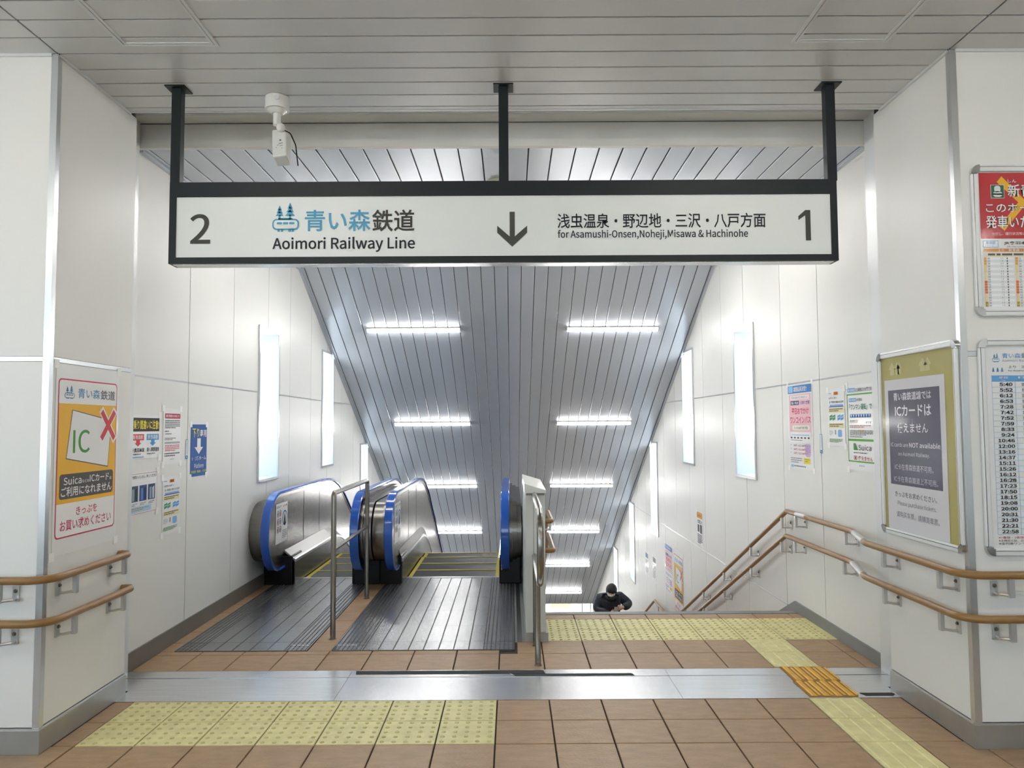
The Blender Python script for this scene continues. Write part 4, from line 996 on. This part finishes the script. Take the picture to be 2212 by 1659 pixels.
p.rect(.085, .156, .845, .966, '#dedce0', 2); p.rect(.135, .213, .787, .723, '#5d596a', 3, 'title_box')
p.text('青い森鉄道線では', .21, .228, .69, .272, '#eceaf0', .012, lay=4); p.text('ICカードは', .225, .297, .685, .356, '#f2f0f4', .016, lay=4); p.text('使えません', .25, .392, .64, .444, '#f2f0f4', .006, lay=4)
p.text('IC cards are', .153, .496, .385, .519, '#dcdae2', .008, True, lay=4, res=3); p.text('NOT available', .40, .494, .775, .520, '#f2f0f4', .012, True, lay=4, res=3); p.text('on Aoimori Railway.', .25, .545, .65, .572, '#d8d6de', .008, True, lay=4, res=3)
p.text('IC卡在青森铁道不可用。', .198, .610, .685, .643, '#d4d2dc', .004, lay=4); p.text('IC卡在青森鐵道上不可用。', .182, .675, .735, .708, '#c8c6d2', .004, lay=4)
p.text('きっぷをお求めください。', .19, .758, .715, .788, '#4a4856', .006, lay=4); p.text('Please purchase tickets.', .22, .808, .705, .838, '#6a6876', .0, True, lay=4, res=3); p.text('请购买车票。請購買車票。', .20, .865, .735, .896, '#7a7886', .0, lay=4); p.done()
def cover(root, bar, w, h, t):
    m = bpy.data.materials.get('clear_cover')
    if not m:
        m = bpy.data.materials.new('clear_cover'); m.use_nodes = True; n = m.node_tree; n.nodes.clear()
        a = n.nodes.new('ShaderNodeBsdfTransparent'); b = n.nodes.new('ShaderNodeBsdfGlossy'); b.inputs['Roughness'].default_value = .12
        x = n.nodes.new('ShaderNodeMixShader'); x.inputs[0].default_value = .025; o = n.nodes.new('ShaderNodeOutputMaterial')
        tx = n.nodes.new('ShaderNodeTexNoise'); tx.inputs['Scale'].default_value = 5; bp = n.nodes.new('ShaderNodeBump'); bp.inputs['Strength'].default_value = .06; bp.inputs['Distance'].default_value = .03
        g_ = n.nodes.new('ShaderNodeNewGeometry'); n.links.new(g_.outputs['Position'], tx.inputs[0]); n.links.new(tx.outputs[0], bp.inputs['Height']); n.links.new(bp.outputs[0], b.inputs['Normal'])
        n.links.new(a.outputs[0], x.inputs[1]); n.links.new(b.outputs[0], x.inputs[2]); n.links.new(x.outputs[0], o.inputs[0])
    return bar(t-.004, t-.004, w-t+.004, h-t+.004, 'clear_cover', m, .0125, 0, root, .0110)
cover(root, bar, .825, 1.08, t_)
# departures board above
FW = .60
p, root, bar, t_ = snap_frame('poster_frame', 'silver snap frame with a red-headed departure poster, upper one on right pillar', (2.335, YF, 2.893), (1, 0, 0), (0, -1, 0), FW, .775, PAPER)
PU = lambda x: (x-2.335)/FW
PV = lambda z: (2.893-z)/.775
R1 = PU(2.335+FW-t_); 
p.rect(PU(2.379), PV(2.853), R1, PV(2.514), '#c3353c', 1)
for a, b in ((2.475, 2.835), (2.60, 2.66)): pass
p.poly([(PU(2.47), PV(2.805)), (PU(2.495), PV(2.835)), (PU(2.62), PV(2.70)), (PU(2.50), PV(2.555)), (PU(2.475), PV(2.575)), (PU(2.575), PV(2.70))], '#f2b92c', 2, 'arrow')
p.rect(PU(2.437), PV(2.791), PU(2.506), PV(2.721), '#e9efe9', 3, 'pictogram'); p.rect(PU(2.439), PV(2.789), PU(2.504), PV(2.723), '#2f6a54', 4, 'pictogram'); p.rrect(PU(2.446), PV(2.757), PU(2.497), PV(2.728), '#e2ebe6', .03, 5, 'pictogram'); p.rrect(PU(2.455), PV(2.785), PU(2.487), PV(2.752), '#e2ebe6', .02, 5, 'pictogram')
for dx, bd, c, ly in ((0, .042, '#2a2020', 6), (0, .010, '#fbf8f4', 7)):
    p.text('しん', PU(2.525), PV(2.818), PU(2.568), PV(2.801), c, bd, lay=ly); p.text('新青森行', PU(2.523), PV(2.793), PU(2.78), PV(2.728), c, bd, lay=ly)
    p.text('このホームから', PU(2.408), PV(2.694), PU(2.80), PV(2.650), c, bd, lay=ly); p.text('発車いたします', PU(2.406), PV(2.632), PU(2.80), PV(2.567), c, bd, lay=ly)
p.text('ただし、運行状況等によりこのホームから発車しない場合', PU(2.436), PV(2.547), PU(2.88), PV(2.531), '#f4d8d4', .006, lay=4)
p.frame(PU(2.387), PV(2.505), PU(2.466), PV(2.469), .005, '#8ab8de', 2); p.text('青森駅', PU(2.403), PV(2.500), PU(2.450), PV(2.485), '#6ea8d8', .01); p.lines(PU(2.40), PV(2.480), PU(2.455), PV(2.474), 1, '#9ac0e0', seed=100)
p.text('JR奥羽本線発車時刻表', PU(2.494), PV(2.500), PU(2.78), PV(2.481), '#44403c', .012); p.text('JR Ou Line Departures', PU(2.505), PV(2.477), PU(2.70), PV(2.467), '#55504c', .004, True)
p.rect(PU(2.389), PV(2.463), R1, PV(2.447), '#d8924a', 2); p.text('上り　新青森・弘前・秋田方面', PU(2.46), PV(2.461), PU(2.72), PV(2.449), W0, .012)
p.rect(PU(2.389), PV(2.443), R1, PV(2.421), '#ece4d0', 1); p.lines(PU(2.41), PV(2.438), PU(2.85), PV(2.424), 1, '#6a5a44', seed=101, fill=.7)
rd = random.Random(5)
for cx in (2.389, 2.547, 2.705):
    for i in range(19):
        z1 = 2.419-.0133*i; cc_ = ('#e8a860', '#f0dca0', '#f4e6b8', '#e8783c', '#e8783c', '#f4d8a0', '#b8a030')[min(6, i*7//19)]
        p.rect(PU(cx), PV(z1), PU(cx+.014), PV(z1-.012), cc_, 2, 'timetable_cell')
        p.rect(PU(cx+.014), PV(z1), PU(cx+.150), PV(z1-.012), '#eceef2' if i % 2 else '#fbfbfb', 1, 'timetable_cell')
        p.text('%02d' % rd.randint(1, 59), PU(cx+.018), PV(z1-.002), PU(cx+.030), PV(z1-.0105), '#55504c', .008, True)
        p.lines(PU(cx+.085), PV(z1-.002), PU(cx+.105), PV(z1-.010), 1, '#5c8a70' if rd.random() < .4 else '#4a4a4a', seed=i, fill=.8); p.rect(PU(cx+.115), PV(z1-.002), PU(cx+.120), PV(z1-.010), '#4a4a4a', 3, 'small_print')
p.done(); cover(root, bar, FW, .775, t_)
# timetable below
TW = .80
p, root, bar, t_ = snap_frame('poster_frame', 'silver snap frame with a blue-ruled train timetable, lower one on right pillar', (2.336, YF, 2.006), (1, 0, 0), (0, -1, 0), TW, 1.078, PAPER)
PU = lambda x: (x-2.336)/TW
PV = lambda z: (2.006-z)/1.078
BL = '#7ab0da'
p.logo(PU(2.411), PV(1.934), PU(2.446), PV(1.888), '#6fa6d2', W0); p.text('青い森', PU(2.460), PV(1.933), PU(2.552), PV(1.907), '#7fb0d8', .014); p.text('鉄道', PU(2.556), PV(1.933), PU(2.618), PV(1.907), '#6a8aa8', .014); p.text('Aoimori Railway', PU(2.458), PV(1.902), PU(2.62), PV(1.886), '#7f9fbc', .0, True)
for i in range(3):
    u = 2.413+.022*i
    for j in range(3): p.poly([(PU(u), PV(1.862-.006*j)), (PU(u+.005+.0015*j), PV(1.852-.006*j)), (PU(u-.005-.0015*j), PV(1.852-.006*j))], '#6fa6cc', 2, 'logo')
    p.rect(PU(u-.001), PV(1.842), PU(u+.001), PV(1.837), '#6fa6cc', 2, 'logo')
p.text('上り　浅虫温泉・野辺地・八戸方面', PU(2.487), PV(1.871), PU(2.85), PV(1.857), '#4a4a50', .010); p.text('for Asamushi-Onsen,Noheji & Hachinohe', PU(2.487), PV(1.850), PU(2.80), PV(1.838), '#5a5a60', .0, True); p.rect(PU(2.40), PV(1.8335), PU(3.08), PV(1.8325), '#c8ccd2', 1)
R1 = PU(3.085)
p.rect(PU(2.403), PV(1.821), R1, PV(1.790), '#5ea4dc', 1); p.text('時刻', PU(2.440), PV(1.817), PU(2.482), PV(1.803), W0, .012); p.text('Time', PU(2.45), PV(1.800), PU(2.472), PV(1.793), W0, .0, True); p.text('種別', PU(2.535), PV(1.817), PU(2.577), PV(1.803), W0, .012); p.text('行先', PU(2.66), PV(1.817), PU(2.71), PV(1.803), W0, .012)
times = '5:40 5:52 6:12 6:53 7:28 7:42 7:52 7:59 8:33 9:24 10:46 12:00 13:16 14:37 15:11 15:26 16:12 16:28 17:23 17:50 18:15 19:08 20:00 20:31 21:30 22:21 22:58'.split()
dz = (1.790-1.033)/27
for i, tm in enumerate(times):
    z1 = 1.790-dz*i; p.rect(PU(2.403), PV(z1-dz+.0007), R1, PV(z1-dz-.0007), BL, 2, 'rule')
    if i % 2: p.rect(PU(2.522), PV(z1), R1, PV(z1-dz), '#eef1f6', 1, 'timetable_cell')
    p.text(tm, PU(2.506-(.066 if len(tm) == 4 else .083)), PV(z1-.005), PU(2.506), PV(z1-dz+.005), '#22262c', .035, True, res=3)
    p.text('普通', PU(2.55), PV(z1-.007), PU(2.585), PV(z1-dz+.006), '#44484e', .008); p.text('八戸', PU(2.67), PV(z1-.007), PU(2.71), PV(z1-dz+.006), '#44484e', .008)
for x in (2.403, 2.519, 2.63, 2.78, 3.083): p.rect(PU(x-.0008), PV(1.821), PU(x+.0008), PV(1.033), BL, 3, 'rule')
p.text('※1番線・2番線から発車します', PU(2.405), PV(1.024), PU(2.66), PV(1.012), '#b85a66', .008); p.text('※土休日とは、土曜・日曜・祝日をさします', PU(2.405), PV(1.009), PU(2.72), PV(.997), '#4a4a50', .008); p.text('※全列車ワンマン運転です', PU(2.405), PV(.994), PU(2.64), PV(.982), '#4a4a50', .008)
p.done(); cover(root, bar, TW, 1.078, t_)
# ================================================================== the man climbing the stairs
PX, PY = 1.80, 13.95
kf = max(1, math.ceil((PY-YL1)/TR)); zf = ZL-RIS*kf           # step he stands on
HT = 1.58-(1258-921)/1620*(PY*1.0)                             # top of head in the picture
man = empty('person', (PX, PY, zf), 'man in dark jacket and white face mask climbing the stairs, looking down', 'person')
top_ = -1.285
def Wp(x, y, z): return Vector((PX+x, PY+y, top_+z))           # z measured down from the crown, -y faces the viewer
SKIN = mat('skin', (.55, .33, .24), .55); JACK = mat('navy_jacket', (.012, .016, .026), .55, bump=.5, bscale=28); TROU = mat('dark_trousers', (.02, .02, .023), .8)
HAIR = mat('black_hair', (.008, .007, .007), .45, bump=.4, bscale=120); MASK = mat('face_mask', (.78, .78, .76), .8)
def skin(name, verts, edges, radii, m, root, parent, sub=2):
    me = bpy.data.meshes.new(name); c = verts[0]
    me.from_pydata([v-c for v in verts], edges, []); me.materials.append(m)
    o = bpy.data.objects.new(name, me); link(o, parent, c)
    md = o.modifiers.new('skin', 'SKIN'); md.use_smooth_shade = True
    if not me.skin_vertices: me.skin_vertices.new()
    for i, r in enumerate(radii):
        me.skin_vertices[0].data[i].radius = (r, r) if not isinstance(r, tuple) else r
        me.skin_vertices[0].data[i].use_root = (i == root)
    s = o.modifiers.new('sub', 'SUBSURF'); s.levels = sub; s.render_levels = sub
    return o
footZ = zf-top_
# body: pelvis, spine, neck, head, arms, legs as one continuous skinned figure
V_ = [Wp(0, .16, -.74), Wp(0, .13, -.60), Wp(-.005, .09, -.44), Wp(-.01, .03, -.30), Wp(-.005, -.035, -.235), Wp(.0, -.09, -.175), Wp(.0, -.125, -.105),   # 0-6
      Wp(-.19, .06, -.30), Wp(-.26, .0, -.49), Wp(-.035, -.20, -.515),                                # right arm 7-9 (viewer's left)
      Wp(.18, .06, -.28), Wp(.335, .0, -.40), Wp(.19, -.22, -.405),                                   # left arm 10-12
      Wp(-.10, .16, -.84), Wp(-.11, -.06, -1.18), Wp(-.11, .06, footZ+.09), Wp(-.11, -.10, footZ+.05),  # right leg
      Wp(.10, .16, -.84), Wp(.11, -.14, -1.12), Wp(.11, -.18, footZ+RIS+.09), Wp(.11, -.34, footZ+RIS+.05)]
E_ = [(0, 1), (1, 2), (2, 3), (3, 4), (4, 5), (5, 6), (3, 7), (7, 8), (8, 9), (3, 10), (10, 11), (11, 12), (0, 13), (13, 14), (14, 15), (15, 16), (0, 17), (17, 18), (18, 19), (19, 20)]
R_2 = [(.16, .125), (.17, .125), (.185, .125), (.15, .11), .062, (.078, .09), (.076, .086), .082, .068, .045, .082, .070, .045, .088, .066, .048, .042, .088, .066, .048, .042]
body = skin('body', V_, E_, R_2, TROU, 0, man, 1)
# jacket: a looser shell over torso and sleeves
JV = [Wp(0, .15, -.80), Wp(0, .12, -.62), Wp(-.005, .085, -.45), Wp(-.01, .035, -.315), Wp(-.008, .0, -.265),
      Wp(-.19, .06, -.30), Wp(-.265, .0, -.49), Wp(-.08, -.165, -.515), Wp(.185, .06, -.28), Wp(.34, .0, -.405), Wp(.215, -.195, -.41)]
skin('jacket', JV, [(0, 1), (1, 2), (2, 3), (3, 4), (3, 5), (5, 6), (6, 7), (3, 8), (8, 9), (9, 10)], [(.20, .155), (.205, .155), (.215, .15), (.175, .13), .095, .105, .088, .068, .105, .092, .068], JACK, 0, man, 2)
MB().tube([Wp(.088*math.cos(a), -.03+.078*math.sin(a), -.245+.03*math.sin(a)) for a in [2*math.pi*k/20 for k in range(21)]], .026, 8).build('collar', JACK, man, smooth=True)
# head: shaped skull leaning forward, with face, ears and hair
hc = Wp(.0, -.125, -.125); tilt = Matrix.Rotation(math.radians(34), 3, 'X') @ Matrix.Rotation(math.radians(-12), 3, 'Z')
def head_pt(a, b, k=1.0):
    """a: polar from crown, b: azimuth from the face (-y)"""
    x = .088*math.sin(a)*math.sin(b); y = -.098*math.sin(a)*math.cos(b); z = .122*math.cos(a)
    if z < 0: x *= 1-.22*(-z/.122)**1.3; y = y*(1-.12*(-z/.122)) - .012*(-z/.122)
    if math.cos(b) > .93 and -.045 < z < .03: y -= .022*(1-abs((z+.012)/.04))*max(0, (math.cos(b)-.93)/.07)     # nose
    if abs(abs(b)-.42) < .16 and -.012 < z < .03: y += .008                                                          # eye sockets
    return hc+tilt @ (Vector((x, y, z))*k)
def patch(a0, a1, b0, b1, na, nb, k, name, m, thick=.006):
    mb = MB(); g_ = [[head_pt(a0+(a1-a0)*i/na, b0+(b1-b0)*j/nb, k) for j in range(nb+1)] for i in range(na+1)]
    vs = [p for r in g_ for p in r]; fs = [(i*(nb+1)+j, i*(nb+1)+j+1, (i+1)*(nb+1)+j+1, (i+1)*(nb+1)+j) for i in range(na) for j in range(nb)]
    mb.add(vs, fs); o = mb.build(name, m, man, smooth=True)
    if thick: s = o.modifiers.new('solid', 'SOLIDIFY'); s.thickness = thick; s.offset = 1
    return o
mb = MB(); mb.loft([[head_pt(math.pi*(i+.5)/18, 2*math.pi*j/28) for j in range(28)] for i in range(18)]); mb.build('head', SKIN, man, smooth=True)
patch(.02, 1.30, -math.pi, math.pi, 8, 28, 1.10, 'hair', HAIR, .008)
patch(1.25, 2.05, .95, 2*math.pi-.95, 6, 18, 1.08, 'hair', HAIR, .006)
patch(1.52, 2.55, -1.02, 1.02, 8, 14, 1.07, 'face_mask', MASK, .003)
for s in (-1, 1):
    c = hc+tilt @ Vector((s*.090, .008, -.012)); MB().sphere(c, .03, 10, 8, sx=.35, sy=.65, sz=1).build('ear', SKIN, man, smooth=True)
    c = hc+tilt @ Vector((s*.031, -.088, .012)); MB().sphere(c, .012, 10, 6, sy=.6, sz=.6).build('eye', mat('eye', (.03, .02, .015), .2), man, smooth=True)
    MB().tube([hc+tilt @ Vector((s*.015, -.100, .036)), hc+tilt @ Vector((s*.052, -.088, .036))], .005, 6).build('eyebrow', HAIR, man, smooth=True)
    MB().tube([hc+tilt @ Vector((s*.062, -.072, -.03)), hc+tilt @ Vector((s*.080, -.0, -.005))], .0015, 5).build('mask_loop', MASK, man)
# hands with five fingers each
def hand(wrist, palm_dir, up_dir, side, curl):
    wrist = Vector(wrist); d = Vector(palm_dir).normalized(); u = Vector(up_dir); u = (u-d*u.dot(d)).normalized(); l = d.cross(u)*side
    m = MB(); m.tube([wrist-d*.02, wrist+d*.02, wrist+d*.055, wrist+d*.085], [.026, .034, .038, .030], 10)
    for i, (off, ln) in enumerate(((-.027, .058), (-.009, .068), (.009, .064), (.026, .050))):
        p = wrist+d*.075+l*off; pts = [p]; dir_ = d.copy()
        for k in range(3):
            dir_ = (Matrix.Rotation(curl, 3, l) @ dir_); p = p+dir_*(ln*(.45, .32, .23)[k]); pts.append(p)
        m.tube(pts, [.0100, .0092, .0085, .0068], 8)
    p = wrist+d*.025-l*.032; pts = [p, p+d*.026-l*.018+u*.004, p+d*.052-l*.010+u*.012, p+d*.066+u*.018]; m.tube(pts, [.012, .011, .0095, .007], 8)
    return m.build('hand', SKIN, man, smooth=True)
hand(Wp(-.035, -.205, -.515), (.8, -.25, .25), (0, -.8, .6), 1, .55)
hand(Wp(.185, -.225, -.405), (-.75, -.3, -.1), (0, -.8, .5), -1, .5)
ph = empty('phone', Wp(.06, -.30, -.52), 'grey phone held in both hands of the climbing man', 'phone')
q = Matrix.Rotation(math.radians(-35), 3, 'X') @ Matrix.Rotation(math.radians(12), 3, 'Y')
vs = [Wp(.055, -.30, -.445)+q @ Vector((x*.037, y*.004, z*.068)) for z in (-1, 1) for x, y in ((-1, -1), (1, -1), (1, 1), (-1, 1))]
MB().add(vs, [(0, 3, 2, 1), (4, 5, 6, 7), (0, 1, 5, 4), (1, 2, 6, 5), (2, 3, 7, 6), (3, 0, 4, 7)]).build('case', mat('phone_grey', (.20, .18, .16), .4), ph, bevel=.003)
